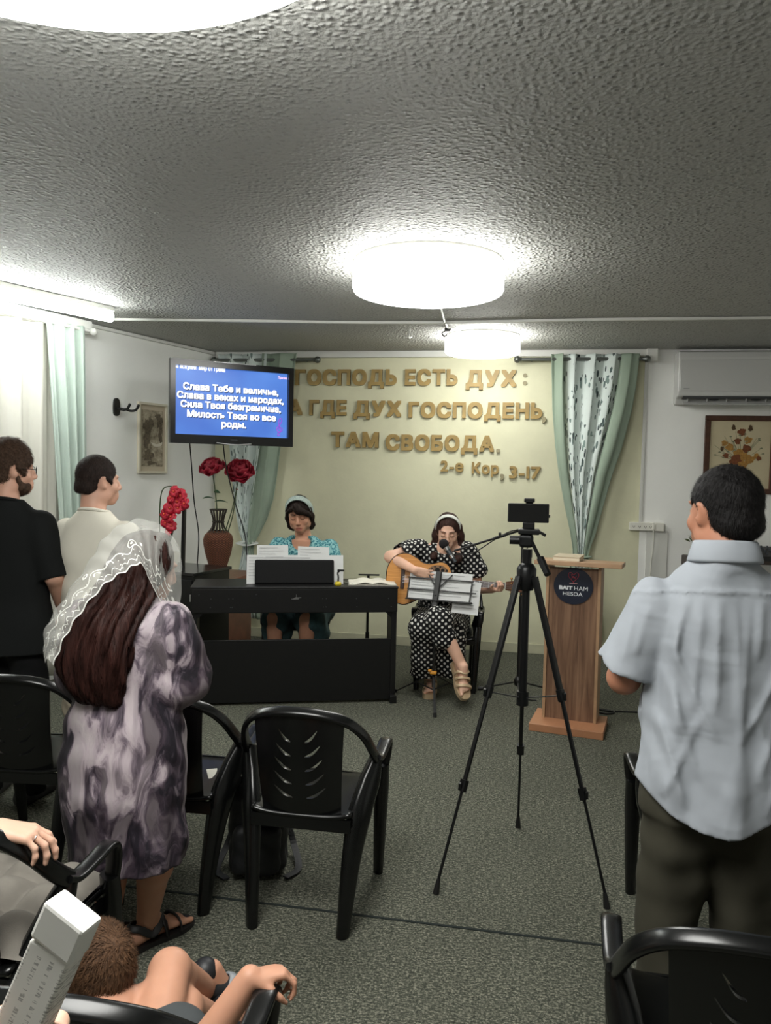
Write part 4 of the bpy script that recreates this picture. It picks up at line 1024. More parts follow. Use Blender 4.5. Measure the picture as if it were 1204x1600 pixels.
bm = NB(); box(bm, (0, 0, .745), (.5, .6, .03), bev=.006); fin(bm, 'top', WOODR, t)
bm = NB(); box(bm, (0, 0, .40), (.4, .46, .66)); fin(bm, 'body', WOODR, t)
bm = NB(); box(bm, (0, 0, .035), (.46, .54, .07), bev=.006); fin(bm, 'plinth', WOODR, t)
bm = NB(); box(bm, (0, -.235, .42), (.34, .012, .56), bev=.004); d_ = fin(bm, 'door', WOODR, t)
bm = NB(); ballm(bm, (.12, -.25, .44), .014); fin(bm, 'knob', mat('brass', (160, 120, 60), .35, .9), d_)
m, n = tmat('wicker_weave', .7); v = n.coord('Object'); sx = n.new('ShaderNodeSeparateXYZ'); n.link(v, sx.inputs[0])
an = n.math('ARCTAN2', sx.outputs[1], sx.outputs[0]); zz = n.math('MULTIPLY', sx.outputs[2], 330.)
rowp = n.math('MULTIPLY', n.math('FLOOR', n.math('DIVIDE', zz, PI)), PI)
wv = n.math('SINE', n.math('ADD', n.math('MULTIPLY', an, 26.), rowp)); hz = n.math('ABSOLUTE', n.math('SINE', zz))
h = n.math('MULTIPLY', hz, n.math('ADD', n.math('MULTIPLY', wv, .4), .7)); ns = n.noise(v, 12, 3)
c1 = n.ramp(h, [(.1, lin((46, 26, 18))), (.6, lin((112, 66, 44))), (1., lin((146, 92, 62)))])
n.link(c1, n.b.inputs['Base Color']); n.bump(h, .8, .006); WICK = m
t = thing('wicker_vase', 'tall red brown wicker vase with a dark open neck, holding two roses', 'vase', (-2.64, 6.38, .762))
bm = NB(); lathe(bm, [(0, 0), (.07, 0), (.078, .012), (.072, .03), (.088, .09), (.112, .17), (.128, .25), (.131, .29), (.12, .33), (.085, .365), (.06, .372)], n=48, cap=False); fin(bm, 'body', WICK, t, smooth=True)
NECK = mat('dark_cane', (44, 36, 26), .6)
bm = NB()
for k in range(14):
    a = 2*PI*k/14; tube(bm, catmull([(.09*math.cos(a), .09*math.sin(a), .352), (.055*math.cos(a), .055*math.sin(a), .40), (.045*math.cos(a), .045*math.sin(a), .46), (.07*math.cos(a), .07*math.sin(a), .555)], 4), .0055, 6)
fin(bm, 'neck_canes', NECK, t, smooth=True)
for r_, z in ((.073, .556), (.05, .45), (.088, .36)):
    bm = NB(); tube(bm, [(r_*math.cos(2*PI*k/24), r_*math.sin(2*PI*k/24), z) for k in range(25)], .006, 6); fin(bm, 'neck_ring', NECK, t, smooth=True)
ROSE = mat('dark_red_petal', (146, 22, 44), .6, var=.3, vscale=18, sss=.05); LEAF = mat('green_leaf', (62, 94, 66), .5, var=.2, vscale=14); STEM = mat('stem_green', (58, 74, 44), .6)
def rose(name, lab, root, head_, tilt, r, seed, leaves=()):
    t = thing(name, lab, 'flower', root, 0, 'roses in the wicker vase')
    rg = random.Random(seed); h = Vector(head_)-Vector(root)
    bm = NB(); tube(bm, catmull([(0, 0, 0), tuple(h*.5+Vector((.02, 0, 0))), tuple(h)], 6), .005, 6); fin(bm, 'stem', STEM, t, smooth=True)
    T = Matrix.Translation(h) @ Euler(tilt).to_matrix().to_4x4()
    bm = NB()
    for ring, (n_, rad, up, wd, ht, lean) in enumerate(((3, .012, .02, .06, .05, -.1), (4, .024, .012, .07, .058, .15), (5, .04, .0, .085, .065, .5), (6, .05, -.012, .1, .07, .95), (7, .055, -.02, .105, .075, 1.3))):
        for k in range(n_):
            a = 2*PI*(k+rg.uniform(-.15, .15))/n_+ring*.7; s_ = r/.105
            Q = T @ Matrix.Rotation(a, 4, 'Z') @ Matrix.Translation((rad*s_*.6, 0, up*s_)) @ Matrix.Rotation(lean+rg.uniform(-.12, .12), 4, 'Y')
            def pf(u, v, wd=wd, ht=ht, rd=rad):
                x = (u-.5)*2; w_ = wd*math.sin(PI*(.18+.64*v))**.7
                return Q @ Vector(((-.35*x*x*wd*.6+.018*math.sin(PI*v)+.012*v*v*math.cos(3*x))*s_, x*w_*.62*s_, (v*ht-.01*x*x)*s_*1.05))
            grid(bm, pf, 6, 6)
    me = solid(bm, 'bloom', .0018); me.shade_smooth(); put('bloom', me, ROSE, t)
    for (f, a, L) in leaves:
        p = h*f; bm = NB()
        def lf(u, v, a=a, L=L, p=p):
            w_ = .42*L*math.sin(PI*u)**.8*(v-.5)*2*.5
            return p+Vector((math.cos(a)*u*L-math.sin(a)*w_*.3, .02*u-.5*w_, .25*u*L-.3*u*u*L+abs(w_)*.3+math.sin(a)*w_))
        grid(bm, lf, 10, 4); me = solid(bm, 'leaf', .0015); me.shade_smooth(); put('leaf', me, LEAF, t)
rose('rose', 'red rose on a leafy stem, the higher one in the vase', (-2.65, 6.38, 1.0), (-2.695, 6.36, 1.69), (.55, -.1, 0), .115, 1, ((.6, PI-.2, .12), (.56, .2, .12), (.68, .9, .09)))
rose('rose', 'red rose leaning over beside the tied curtain', (-2.62, 6.38, 1.0), (-2.43, 6.34, 1.665), (.75, .35, 0), .125, 2)
rose('bare_twig', 'bare green twig standing in the vase mouth', (-2.60, 6.4, 1.0), (-2.47, 6.37, 1.5), (.5, .2, 0), .01, 3)
# orchid
POT = (-2.80, 5.70, .886)
t = thing('flower_pot', 'white square tapered pot on the black cabinet', 'pot', POT, R(-12))
bm = NB(); lathe(bm, [(0, 0), (.085, 0), (.112, .118), (.102, .118), (.095, .1), (0, .1)], n=4, cap=False)
bmesh.ops.rotate(bm, verts=bm.verts[:], cent=(0, 0, 0), matrix=Matrix.Rotation(PI/4, 3, 'Z')); fin(bm, 'pot_body', mat('white_ceramic', (226, 224, 212), .3), t)
bm = NB(); box(bm, (0, 0, .104), (.13, .13, .008)); fin(bm, 'soil', mat('dark_soil', (52, 40, 30), .9), t)
t = thing('orchid', 'artificial orchid with crimson flowers on a bowed stem in the white pot', 'orchid', (POT[0], POT[1], POT[2]+.106))
bm = NB(); sp = catmull([(-.05, 0, 0), (-.055, 0, .3), (-.03, -.01, .5), (.05, -.02, .54), (.1, -.03, .5)], 8); tube(bm, sp, .005, 6); tube(bm, catmull([(-.04, .01, 0), (.0, 0, .2), (.02, -.02, .42), (.07, -.03, .52), (.13, -.03, .46), (.16, -.03, .4)], 8), .004, 6); fin(bm, 'stem', STEM, t, smooth=True)
OR1 = mat('crimson_petal', (176, 20, 46), .55, var=.25, vscale=25); OR2 = mat('orchid_heart', (196, 70, 40), .6)
for i, (x, z, r_) in enumerate(((.10, .53, .05), (.15, .5, .055), (.19, .44, .05), (.12, .45, .05), (.07, .48, .045), (.06, .40, .05), (.02, .35, .045), (.07, .33, .05), (.02, .28, .04), (.075, .26, .045), (.05, .21, .035), (.13, .4, .045))):
    rg = random.Random(i); Q = Matrix.Translation((x, -.05-.02*rg.random(), z-.03)) @ Euler((PI/2-.3+rg.uniform(-.3, .3), rg.uniform(-.4, .4), rg.uniform(-.5, .5))).to_matrix().to_4x4()
    bm = NB()
    for k in range(5):
        a = 2*PI*k/5+.3; W_ = 1.0 if k % 2 else .7
        grid(bm, lambda u, v, a=a, W_=W_: Q @ Matrix.Rotation(a, 4, 'Z') @ Vector((u*r_, (v-.5)*r_*1.5*W_*math.sin(PI*(.14+.76*u))**.6, .012*math.sin(PI*u)-.008*u)), 5, 4)
    me = solid(bm, 'blossom', .001); me.shade_smooth(); f_ = put('blossom', me, OR1, t)
    bm = NB(); ballm(bm, Q @ Vector((0, 0, .008)), r_*.2, 8, 6); fin(bm, 'heart', OR2, f_, smooth=True)
for k, (a, L, hh) in enumerate(((.2, .12, .22), (2.6, .1, .16), (.9, .12, .18), (-.6, .13, .2))):
    bm = NB(); grid(bm, lambda u, v: Vector((math.cos(a)*(u*L*.5+.3*u*u*L), math.sin(a)*u*L*.3-.02, hh*math.sin(PI*.55*u)))+Vector((math.sin(a), -math.cos(a), .3))*(v-.5)*.07*math.sin(PI*(.1+.85*u)), 8, 4)
    me = solid(bm, 'leaf', .002); me.shade_smooth(); put('leaf', me, mat('dark_orchid_leaf', (36, 56, 40), .4), t)
bm = NB(); sweep(bm, [(-2.71, 5.82, .886), (-2.70, 5.82, 1.42)], (.035, .03), n=6, sq=6); tag(fin(bm, 'black_post', BLACK), 'black upright post behind the white orchid pot', 'post')

# ------------------------------------------------------------------ lectern
WOOD1, n = tmat('brown_laminate', .45); v = n.coord('Object', (1, 1, .06)); a = n.noise(v, 34, 5, .6, .6)
n.link(n.ramp(a.outputs[0], [(.3, lin((88, 64, 50))), (.5, lin((122, 92, 72))), (.72, lin((150, 118, 94)))]), n.b.inputs['Base Color'])
WOOD2 = mat('pale_laminate', (172, 138, 106), .45, var=.1, vscale=14)
t = thing('lectern', 'brown wood lectern with a round dark blue emblem on its front', 'lectern', (.34, 5.21, 0), R(-10))
bm = NB(); box(bm, (0, .01, .025), (.475, .36, .05), bev=.003); fin(bm, 'base_board', mat('orange_laminate', (176, 124, 90), .45, var=.08, vscale=10), t)
bm = NB(); box(bm, (0, .012, .56), (.315, .02, 1.03)); fr = fin(bm, 'front_panel', WOOD1, t)
for s in (-1, 1):
    bm = NB(); box(bm, (s*.168, .115, .565), (.02, .25, 1.04), bev=.002); fin(bm, 'side_panel', WOOD2, t)
bm = NB(); box(bm, (.0, .12, .1), (.315, .2, .02)); fin(bm, 'shelf', WOOD1, t)
bm = NB(); box(bm, (.03, .11, 1.1), (.56, .40, .03), M=Euler((-.06, 0, 0)).to_matrix(), bev=.003); fin(bm, 'top_board', WOOD2, t)
Me = Matrix.Translation((.0, .001, .955)) @ Matrix(((1, 0, 0, 0), (0, 0, -1, 0), (0, 1, 0, 0), (0, 0, 0, 1)))
bm = NB(); prism(bm, [(.128*math.cos(2*PI*k/64), .122*math.sin(2*PI*k/64)) for k in range(64)], 0, .004, Me); em = fin(bm, 'emblem', mat('navy_disc', (22, 28, 46), .45), t)
EW = mat('emblem_white', (226, 228, 230), .5); ER = mat('emblem_red', (150, 36, 56), .5)
def emb(txt, x0, x1, y0, y1, fat, m):
    g = glyph_mesh(txt, .04, .0005, fat); fit(g, x0, x1, y0, y1)
    for v in g.verts: v.co = Me @ Vector((v.co.x, v.co.y, .0048+v.co.z))
    fin(g, 'emblem_lettering', m, em)
emb('BAIT', -.092, -.004, -.026, .0, .0022, EW); emb('HAM', .006, .094, -.026, .0, .0002, EW); emb('HESDA', -.066, .062, -.064, -.04, .0002, EW)
bm = NB(); mk = lambda pts: tube(bm, [Me @ Vector((p.x, p.y, .0055)) for p in catmull([(a, b, 0) for a, b in pts], 5)], .0022, 6)
mk([(0, .028), (-.014, .042), (-.03, .062), (-.032, .082), (-.018, .09), (0, .076), (.018, .09), (.032, .082), (.03, .062), (.014, .042), (0, .028)]); mk([(-.016, .078), (-.006, .06), (.008, .056), (.018, .07)]); mk([(-.012, .05), (0, .066), (.014, .048)]); mk([(0, .028), (0, .02)])
fin(bm, 'red_heart_mark', ER, em); bm = NB(); tube(bm, [Me @ Vector((x, .018+.1*x*x, .0055)) for x in (-.026, -.013, 0, .013, .026)], .0022, 6); fin(bm, 'mark_foot', mat('emblem_pink', (206, 150, 150), .5), em)
t = thing('book', 'thin cream book lying on the lectern top', 'book', (.31, 5.30, 1.122), R(-12))
bm = NB(); box(bm, (0, 0, .013), (.17, .22, .022), bev=.002); fin(bm, 'page_block', mat('cream_pages', (222, 212, 190), .7), t)
bm = NB(); box(bm, (0, 0, .026), (.175, .225, .004)); box(bm, (0, 0, .001), (.175, .225, .003)); fin(bm, 'cover', mat('dim_cover', (190, 176, 150), .6), t)

# ------------------------------------------------------------------ camera tripod with phone
MB_ = mat('tripod_black', (20, 21, 22), .35, .3); MG = mat('tripod_grey', (70, 72, 74), .35, .6)
AP = Vector((.02, 3.32, 1.27))
t = thing('camera_tripod', 'tall black camera tripod standing on the carpet before the lectern', 'tripod', (.02, 3.32, 0))
O = Vector((.02, 3.32, 0))
bm = NB(); lathe(bm, [(0, 1.2), (.03, 1.2), (.04, 1.23), (.042, 1.29), (.03, 1.31), (.02, 1.315), (.02, 1.345), (0, 1.345)], n=20, cap=False); fin(bm, 'shoulder', MB_, t, smooth=True, angle=40)
bm = NB(); rod(bm, (0, 0, 1.36), (0, 0, .72), .017, n=14); rod(bm, (0, 0, .76), (0, 0, .7), .026, n=14); fin(bm, 'centre_column', MB_, t, smooth=True, angle=40)
FEET = [(-.30, 3.0), (.02, 3.66), (.37, 3.04)]
for fx, fy in FEET:
    F_ = Vector((fx, fy, 0))-O; d = F_.normalized(); top = d*.045+Vector((0, 0, 1.26)); bot = F_+Vector((0, 0, .02))
    P = lambda f: top.lerp(bot, f)
    bm = NB(); sweep(bm, [P(0), P(.40)], (.028, .024), hint=d, n=8, sq=4); leg = fin(bm, 'leg', MB_, t)
    bm = NB(); sweep(bm, [P(.36), P(.70)], (.019, .016), hint=d, n=8, sq=3); fin(bm, 'mid_tube', MB_, leg)
    bm = NB(); sweep(bm, [P(.66), P(.985)], (.012, .011), hint=d, n=8, sq=3); fin(bm, 'lower_tube', MB_, leg)
    for f in (.38, .68):
        bm = NB(); sweep(bm, [P(f-.018), P(f+.018)], (.034, .03), hint=d, n=8, sq=4); box(bm, P(f)+d*.018, (.012, .02, .03), bev=.003); fin(bm, 'clamp', MB_, leg)
    bm = NB(); rod(bm, P(.97), bot-Vector((0, 0, .02)), .008, .014, 10); fin(bm, 'rubber_foot', BLACK, leg)
    bm = NB(); sweep(bm, [Vector((0, 0, .73)), P(.385)-d*.02], (.012, .006), hint=(0, 0, 1), n=6, sq=5); fin(bm, 'spreader_arm', MG, t)
bm = NB(); rod(bm, (0, 0, 1.34), (0, 0, 1.375), .022, n=16); box(bm, (-.005, 0, 1.41), (.06, .055, .055), bev=.012); rod(bm, (-.075, 0, 1.412), (-.03, 0, 1.412), .019, n=14); box(bm, (.005, 0, 1.45), (.09, .06, .024), bev=.006); box(bm, (.06, -.02, 1.445), (.035, .02, .012), M=Euler((0, .5, 0)).to_matrix(), bev=.003)
head_ = fin(bm, 'pan_head', MB_, t)
bm = NB(); rod(bm, (.02, -.02, 1.405), (.075, -.1, 1.30), .008); rod(bm, (.055, -.07, 1.345), (.085, -.12, 1.285), .016, .014, 12); fin(bm, 'pan_handle', MB_, head_)
bm = NB(); box(bm, (.003, 0, 1.475), (.05, .03, .03), bev=.004); box(bm, (.003, .012, 1.525), (.03, .008, .1)); box(bm, (.003, 0, 1.583), (.045, .03, .018), bev=.004); fin(bm, 'phone_holder', MB_, head_)
t = thing('smartphone', 'dark smartphone held sideways on top of the tripod', 'phone', (.02, 3.305, 1.488), R(4))
bm = NB(); box(bm, (0, 0, .042), (.172, .009, .081), bev=.004); fin(bm, 'case', BLACK, t)
bm = NB(); box(bm, (0, -.0048, .042), (.162, .001, .073)); fin(bm, 'screen', mat('dark_screen', (8, 8, 10), .12), t)
bm = NB(); box(bm, (.088, 0, .03), (.006, .005, .012)); fin(bm, 'side_plug', BLACK, t)

# ------------------------------------------------------------------ music stand, microphone stand, second stand
t = thing('music_stand', 'folding black music stand in front of the guitar player', 'music stand', (-.61, 5.52, 0))
bm = NB(); rod(bm, (0, 0, .12), (0, 0, .5), .012, n=10); rod(bm, (0, 0, .45), (0, 0, .8), .009, n=10); fin(bm, 'pole', BLACK, t, smooth=True, angle=40)
for fx, fy in ((.05, -.31), (.23, .25), (-.31, .2)):
    bm = NB(); d = Vector((fx, fy, 0)); sweep(bm, [Vector((0, 0, .22)), d+Vector((0, 0, .012))], (.018, .009), hint=(0, 0, 1), n=6, sq=5); lg = fin(bm, 'leg', BLACK, t)
    bm = NB(); rod(bm, (fx, fy, .03), (fx*1.02, fy*1.02, .0), .012, .014, 8); fin(bm, 'rubber_foot', BLACK, lg)
    bm = NB(); sweep(bm, [Vector((0, 0, .1)), d*.45+Vector((0, 0, .125))], (.014, .006), hint=(0, 0, 1), n=6, sq=5); fin(bm, 'strut', BLACK, lg)
bm = NB(); box(bm, (-.0, -.03, .235), (.05, .03, .022), bev=.006); box(bm, (-.025, -.035, .25), (.025, .03, .015), bev=.005); fin(bm, 'orange_clamp', mat('orange_plastic', (216, 148, 50), .45), t)
Ms = Matrix.Translation((.03, .0, .76)) @ Euler((-.32, .03, 0)).to_matrix().to_4x4()
bm = NB()
def bar(a, b, w_=.01, th=.006): sweep(bm, [Ms @ Vector(a), Ms @ Vector(b)], (w_, th), hint=(0, -1, .3), n=6, sq=6)
for z in (.0, .07, .155): bar((-.245 if z else -.25, 0, z), (.235 if z != .07 else .26, 0, z))
bar((-.24, 0, 0), (-.232, 0, .155)); bar((.215, 0, 0), (.225, 0, .155)); bar((-.03, 0, .085), (-.105, 0, .2), .009); bar((-.02, 0, .085), (.08, 0, .195), .009)
fin(bm, 'desk_frame', BLACK, t)
bm = NB(); sweep(bm, [Ms @ Vector((-.035, -.008, -.05)), Ms @ Vector((-.02, -.008, .21))], (.045, .02), hint=(0, -1, .3), n=8, sq=4); fin(bm, 'desk_spine', BLACK, t)
bm = NB(); sweep(bm, [Ms @ Vector((-.25, -.015, -.006)), Ms @ Vector((.24, -.015, -.006))], (.03, .006), hint=(0, 0, 1), n=6, sq=6); fin(bm, 'ledge', BLACK, t)
SMw = Matrix.Translation((-.61, 5.52, 0)) @ Ms
sheet('music_sheet', 'long white music sheet on the folding music stand', (-.005, .012, .105), .46, .215, SMw, 0, grp='sheets on the music stand')
sheet('music_sheet', 'white music sheet slipping over the side of the music stand', (.19, .02, .04), .19, .24, SMw, 0, grp='sheets on the music stand', ang=.04)
t = thing('microphone_stand', 'black boom microphone stand behind the camera tripod', 'microphone stand', (.0, 5.95, 0))
bm = NB(); rod(bm, (0, 0, .05), (0, 0, .75), .014, n=10); rod(bm, (0, 0, .7), (0, 0, 1.26), .010, n=10); fin(bm, 'pole', BLACK, t, smooth=True, angle=40)
for fx, fy in ((-.29, .0), (.26, .1), (.02, -.27)):
    bm = NB(); sweep(bm, [(0, 0, .09), (fx, fy, .015)], (.02, .014), n=6, sq=4); lg = fin(bm, 'leg', BLACK, t)
    bm = NB(); rod(bm, (fx*.93, fy*.93, .016), (fx*1.06, fy*1.06, .014), .014, n=8); fin(bm, 'rubber_foot', BLACK, lg)
bm = NB(); lathe(bm, [(0, .06), (.03, .06), (.034, .1), (.02, .13), (0, .13)], n=14, cap=False); fin(bm, 'hub', BLACK, t, smooth=True)
BT = Vector((.03, .02, 1.275)); MH = Vector((-.50, -.22, 1.105))
bm = NB(); rod(bm, BT+(BT-MH)*.08, MH, .0085, n=10); ballm(bm, BT.lerp(MH, .04), .02, 10, 8); box(bm, BT.lerp(MH, .38)+Vector((0, 0, .018)), (.02, .02, .03), bev=.005); rod(bm, BT.lerp(MH, .30), BT.lerp(MH, .46), .012, n=10); fin(bm, 'boom', BLACK, t)
bm = NB(); tube(bm, catmull([tuple(MH+Vector((.0, 0, -.03))), tuple(BT.lerp(MH, .75)+Vector((0, 0, -.06))), tuple(BT.lerp(MH, .45)+Vector((0, 0, -.01))), tuple(BT.lerp(MH, .2)+Vector((0, 0, .015))), tuple(BT+Vector((.02, 0, -.03))), (.02, -.01, 1.0), (.018, -.01, .5), (.03, -.05, .1), (.06, -.16, .012), (.14, -.2, .008)], 8), .0045, 6); fin(bm, 'microphone_cable', BLACK, t, smooth=True)
t = thing('microphone', 'vocal microphone with black foam cap at the guitar player\'s mouth', 'microphone', (-.575, 5.665, 1.16))
A = Vector((0, 0, 0)); d = Vector((.075, -.02, -.105)).normalized()
bm = NB(); ballm(bm, (0, 0, 0), .037, 16, 12); fin(bm, 'foam_cap', mat('foam_black', (26, 22, 24), .95, bump=.5, bscale=300), t, smooth=True)
bm = NB(); rod(bm, d*.03, d*.055, .024, .021, 14); rod(bm, d*.095, d*.125, .0185, .0165, 14); fin(bm, 'silver_body', mat('silver', (220, 220, 222), .3, 1.), t, smooth=True, angle=40)
bm = NB(); rod(bm, d*.05, d*.1, .0195, n=14); rod(bm, d*.12, d*.16, .014, n=12); fin(bm, 'dark_grip', mat('grip_grey', (70, 74, 78), .4, .5), t, smooth=True, angle=40)
t = thing('slim_stand', 'slim black stand with a short crossbar between piano and guitar', 'stand', (-1.22, 6.06, 0))
bm = NB(); rod(bm, (0, 0, .03), (0, 0, .84), .011, n=10); rod(bm, (0, 0, .3), (0, 0, .38), .016, n=10); fin(bm, 'pole', BLACK, t, smooth=True, angle=40)
bm = NB(); sweep(bm, [(-.08, 0, .845), (.09, 0, .85)], (.02, .014), n=6); fin(bm, 'crossbar', BLACK, t)
for fx, fy in ((.17, .02), (-.14, .12), (-.08, -.14)):
    bm = NB(); sweep(bm, [(0, 0, .14), (fx, fy, .012)], (.02, .012), n=6, sq=4); lg = fin(bm, 'leg', BLACK, t)
    bm = NB(); rod(bm, (fx, fy, .012), (fx*1.25, fy*1.25, .012), .012, n=8); fin(bm, 'rubber_foot', BLACK, lg)
bm = NB(); box(bm, (0, 0, .03), (.02, .02, .06), bev=.004); tag(fin(bm, 'cable_plug', mat('orange_plastic', (216, 148, 50), .45), loc=(.03, 5.66, 0)), 'orange cable plug standing on the carpet before the microphone stand', 'plug')
bm = NB(); tube(bm, catmull([(.50, 5.62, .006), (.62, 5.56, .006), (.68, 5.6, .012), (.6, 5.66, .006), (.54, 5.62, .018), (.66, 5.63, .006), (.9, 5.66, .006), (1.3, 5.7, .006), (1.7, 5.9, .006)], 8), .006, 6); tag(fin(bm, 'floor_cable', BLACK, smooth=True), 'black cable looped on the carpet beside the lectern foot', 'cable')

# ------------------------------------------------------------------ backpack, plant, keyboard at the side
BAG = mat('black_nylon', (19, 20, 22), .6, bump=.2, bscale=90)
t = thing('backpack', 'black backpack on the carpet between two empty armchairs', 'backpack', (-1.06, 3.03, 0), R(15))
s_ = SDF(); s_.box((0, 0, .19), (.12, .09, .19), .06, .01); s_.ell((0, -.03, .3), (.1, .09, .09), .04); s_.disp(wob(5, .006, 30)); s_.build('body', .008, BAG, t)
s_ = SDF(); s_.box((0, -.1, .13), (.1, .035, .1), .03, .01); s_.disp(wob(6, .005, 36)); s_.build('front_pocket', .007, BAG, t)
bm = NB(); tube(bm, catmull([(-.03, .02, .38), (0, .02, .43), (.03, .02, .38)], 6), .008, 6); fin(bm, 'handle', BAG, t, smooth=True)
for s in (-1, 1):
    bm = NB(); sweep(bm, catmull([(s*.06, .09, .34), (s*.1, .14, .2), (s*.14, .12, .06), (s*.17, -.02, .012), (s*.12, -.1, .012)], 8), (.03, .006), n=6, sq=5); fin(bm, 'strap', BAG, t)
t = thing('shelf_unit', 'dark low shelf unit by the white wall behind the man in pale blue', 'shelf', (1.85, 7.0, 0))
bm = NB()
for z in (.02, .5, .99): box(bm, (0, 0, z), (.9, .34, .03), bev=.003)
fin(bm, 'boards', mat('dark_shelf', (58, 46, 40), .5), t)
for s in (-1, 1):
    bm = NB(); box(bm, (s*.44, 0, .5), (.03, .34, 1.0)); fin(bm, 'side_panel', mat('dark_shelf', (58, 46, 40), .5), t)
t = thing('sound_mixer', 'black sound mixer on the low shelf beside the man\'s shoulder', 'mixer', (2.0, 6.98, 1.006))
bm = NB(); prism(bm, [(-.15, 0), (.15, 0), (.15, .1), (-.15, .04)], -.22, .22, Matrix(((0, 0, 1, 0), (1, 0, 0, 0), (0, 1, 0, 0), (0, 0, 0, 1)))); fin(bm, 'case', BLACK, t)
bm = NB()
for i in range(8):
    for j in range(4): rod(bm, (-.18+.05*i, -.1+.06*j, .05+.012*j), (-.18+.05*i, -.1+.06*j, .075+.012*j), .008, n=8)
fin(bm, 'knobs', mat('grip_grey', (70, 74, 78), .4, .5), t)
t = thing('potted_plant', 'small green bushy plant behind the man\'s collar', 'plant', (1.52, 6.95, 1.006))
bm = NB(); lathe(bm, [(0, 0), (.045, 0), (.06, .09), (.05, .09), (0, .08)], n=20, cap=False); fin(bm, 'pot', mat('clay', (140, 96, 70), .7), t, smooth=True)
bm = NB(); rg = random.Random(8)
for i in range(70):
    a, e = rg.uniform(0, 2*PI), rg.uniform(-.1, 1.3); r_ = rg.uniform(.05, .12); c = Vector((r_*math.cos(a)*math.cos(e), r_*math.sin(a)*math.cos(e), .12+r_*math.sin(e)*1.1))
    Q = Matrix.Translation(c) @ Euler((rg.uniform(-1, 1), rg.uniform(-1, 1), a)).to_matrix().to_4x4()
    grid(bm, lambda u, v: Q @ Vector((u*.05, (v-.5)*.03*math.sin(PI*(.1+.85*u)), .006*math.sin(PI*u))), 4, 2)
me = solid(bm, 'foliage', .001); put('foliage', me, mat('olive_leaf', (78, 92, 52), .6, var=.3, vscale=30), t)
# ------------------------------------------------------------------ people
def skin(name, c, var=.06): return mat(name, c, .5, spec=.4, var=var, vscale=14, sss=.12, bump=.05, bscale=250, bdist=.001)
SK_LIGHT = skin('skin_light', (206, 160, 138)); SK_MID = skin('skin_mid', (190, 140, 114)); SK_TAN = skin('skin_tan', (176, 122, 96)); SK_FAIR = skin('skin_fair', (222, 178, 154))
def hairmat(name, c, streak=(40, 40, 6), var=.5, rough=.62):
    m, n = tmat(name, rough, .35); v = n.coord('Object', streak); a = n.noise(v, 1., 4, .65); k = lin(c); n.b.inputs['Specular IOR Level'].default_value = .18
    n.link(n.ramp(a.outputs[0], [(.3, tuple(x*(1-var) for x in k[:3])+(1,)), (.72, tuple(min(1, x*(1+var)) for x in k[:3])+(1,))]), n.b.inputs['Base Color'])
    n.bump(a.outputs[0], .6, .006); return m
H_BLACK = hairmat('black_hair', (22, 20, 20), (160, 160, 60)); H_BROWN = hairmat('brown_hair', (74, 56, 44), (110, 110, 90), .6); H_DARK = hairmat('dark_brown_hair', (40, 30, 26), (130, 130, 30))
H_AUB = hairmat('dark_auburn_hair', (50, 28, 24), (70, 70, 7), .6, .55); H_LONG = hairmat('long_brown_hair', (64, 44, 38), (110, 110, 9)); H_CHILD = hairmat('light_brown_hair', (84, 60, 42), (150, 150, 60), .6)
def fabric(name, c, var=.04, weave=500, rough=.85): return mat(name, c, rough, spec=.2, var=var, vscale=6, bump=.2, bscale=weave, bdist=.0015)

def standing(name, label, loc, rz, s, sk, hyaw, hpitch, arms, top, bottom, build_top, build_bottom, hair, ears=True, jaw=1.05, hz=1.625):
    """adult standing, local +Y forward; arms = [(shoulder, elbow, wrist, palm y, palm z, side, curl)]"""
    t = thing(name, label, 'person', loc, rz); t.scale = (s, s, s)
    M = frame((0, .02, hz), hyaw, hpitch)
    S = SDF(); head(S, M, ears, jaw)
    S.cone(M @ Vector((0, -.03, -.06)), (0, -.025, 1.45), .056, .064, .03)
    S.cone((-.13, -.01, 1.37), (.13, -.01, 1.37), .045, .045, .05)
    S.loft([(.86, 0, 0, .16, .11), (1.0, 0, 0, .15, .1), (1.2, 0, 0, .165, .105), (1.38, 0, 0, .16, .09), (1.45, 0, -.01, .08, .06)], .04)
    for sh, el, wr, py, pz, sd, cu in arms:
        S.chain([sh, el], [.048, .042], .03); S.chain([el, wr], [.043, .028], .02)
        hand(S, basis(wr, py, pz), sd, cu)
    for sx in (-1, 1):
        S.chain([(sx*.09, 0, .88), (sx*.1, .02, .48), (sx*.105, -.02, .1)], [.085, .056, .04], .04); foot(S, frame((sx*.105, .0, .012), -sx*.15))
    S.build('body', .0065, sk, t)
    build_top(t, M, top); build_bottom(t, M, bottom); hair(t, M)
    for sx in (-1, 1):
        S = SDF(); Fm = frame((sx*.105, .0, .0), -sx*.15)
        S.cone((0, -.055, .035), (0, .12, .03), .045, .045, .02, M=Fm); S.ell((0, .15, .03), (.046, .05, .03), .02, M=Fm); S.cone((0, -.03, .08), (0, -.03, .04), .05, .045, .02, M=Fm); S.cut((0, 0, .002), (0, 0, -1)); S.build('shoe', .008, mat('dark_shoe', (34, 32, 32), .5), t)
    return t
def trousers(m, seed):
    def f(t, M, mm):
        S = SDF(); S.loft([(.8, 0, 0, .172, .118), (.9, 0, 0, .165, .112), (1.0, 0, 0, .15, .1)], .03)
        for sx in (-1, 1): S.chain([(sx*.085, -.01, .82), (sx*.1, .02, .48), (sx*.11, -.01, .07)], [.098, .08, .07], .035)
        S.disp(wob(seed, .007, 26, (1, 1, 1.6))); S.cut((0, 0, .05), (0, 0, -1)); S.build('trousers', .008, m, t)
    return f
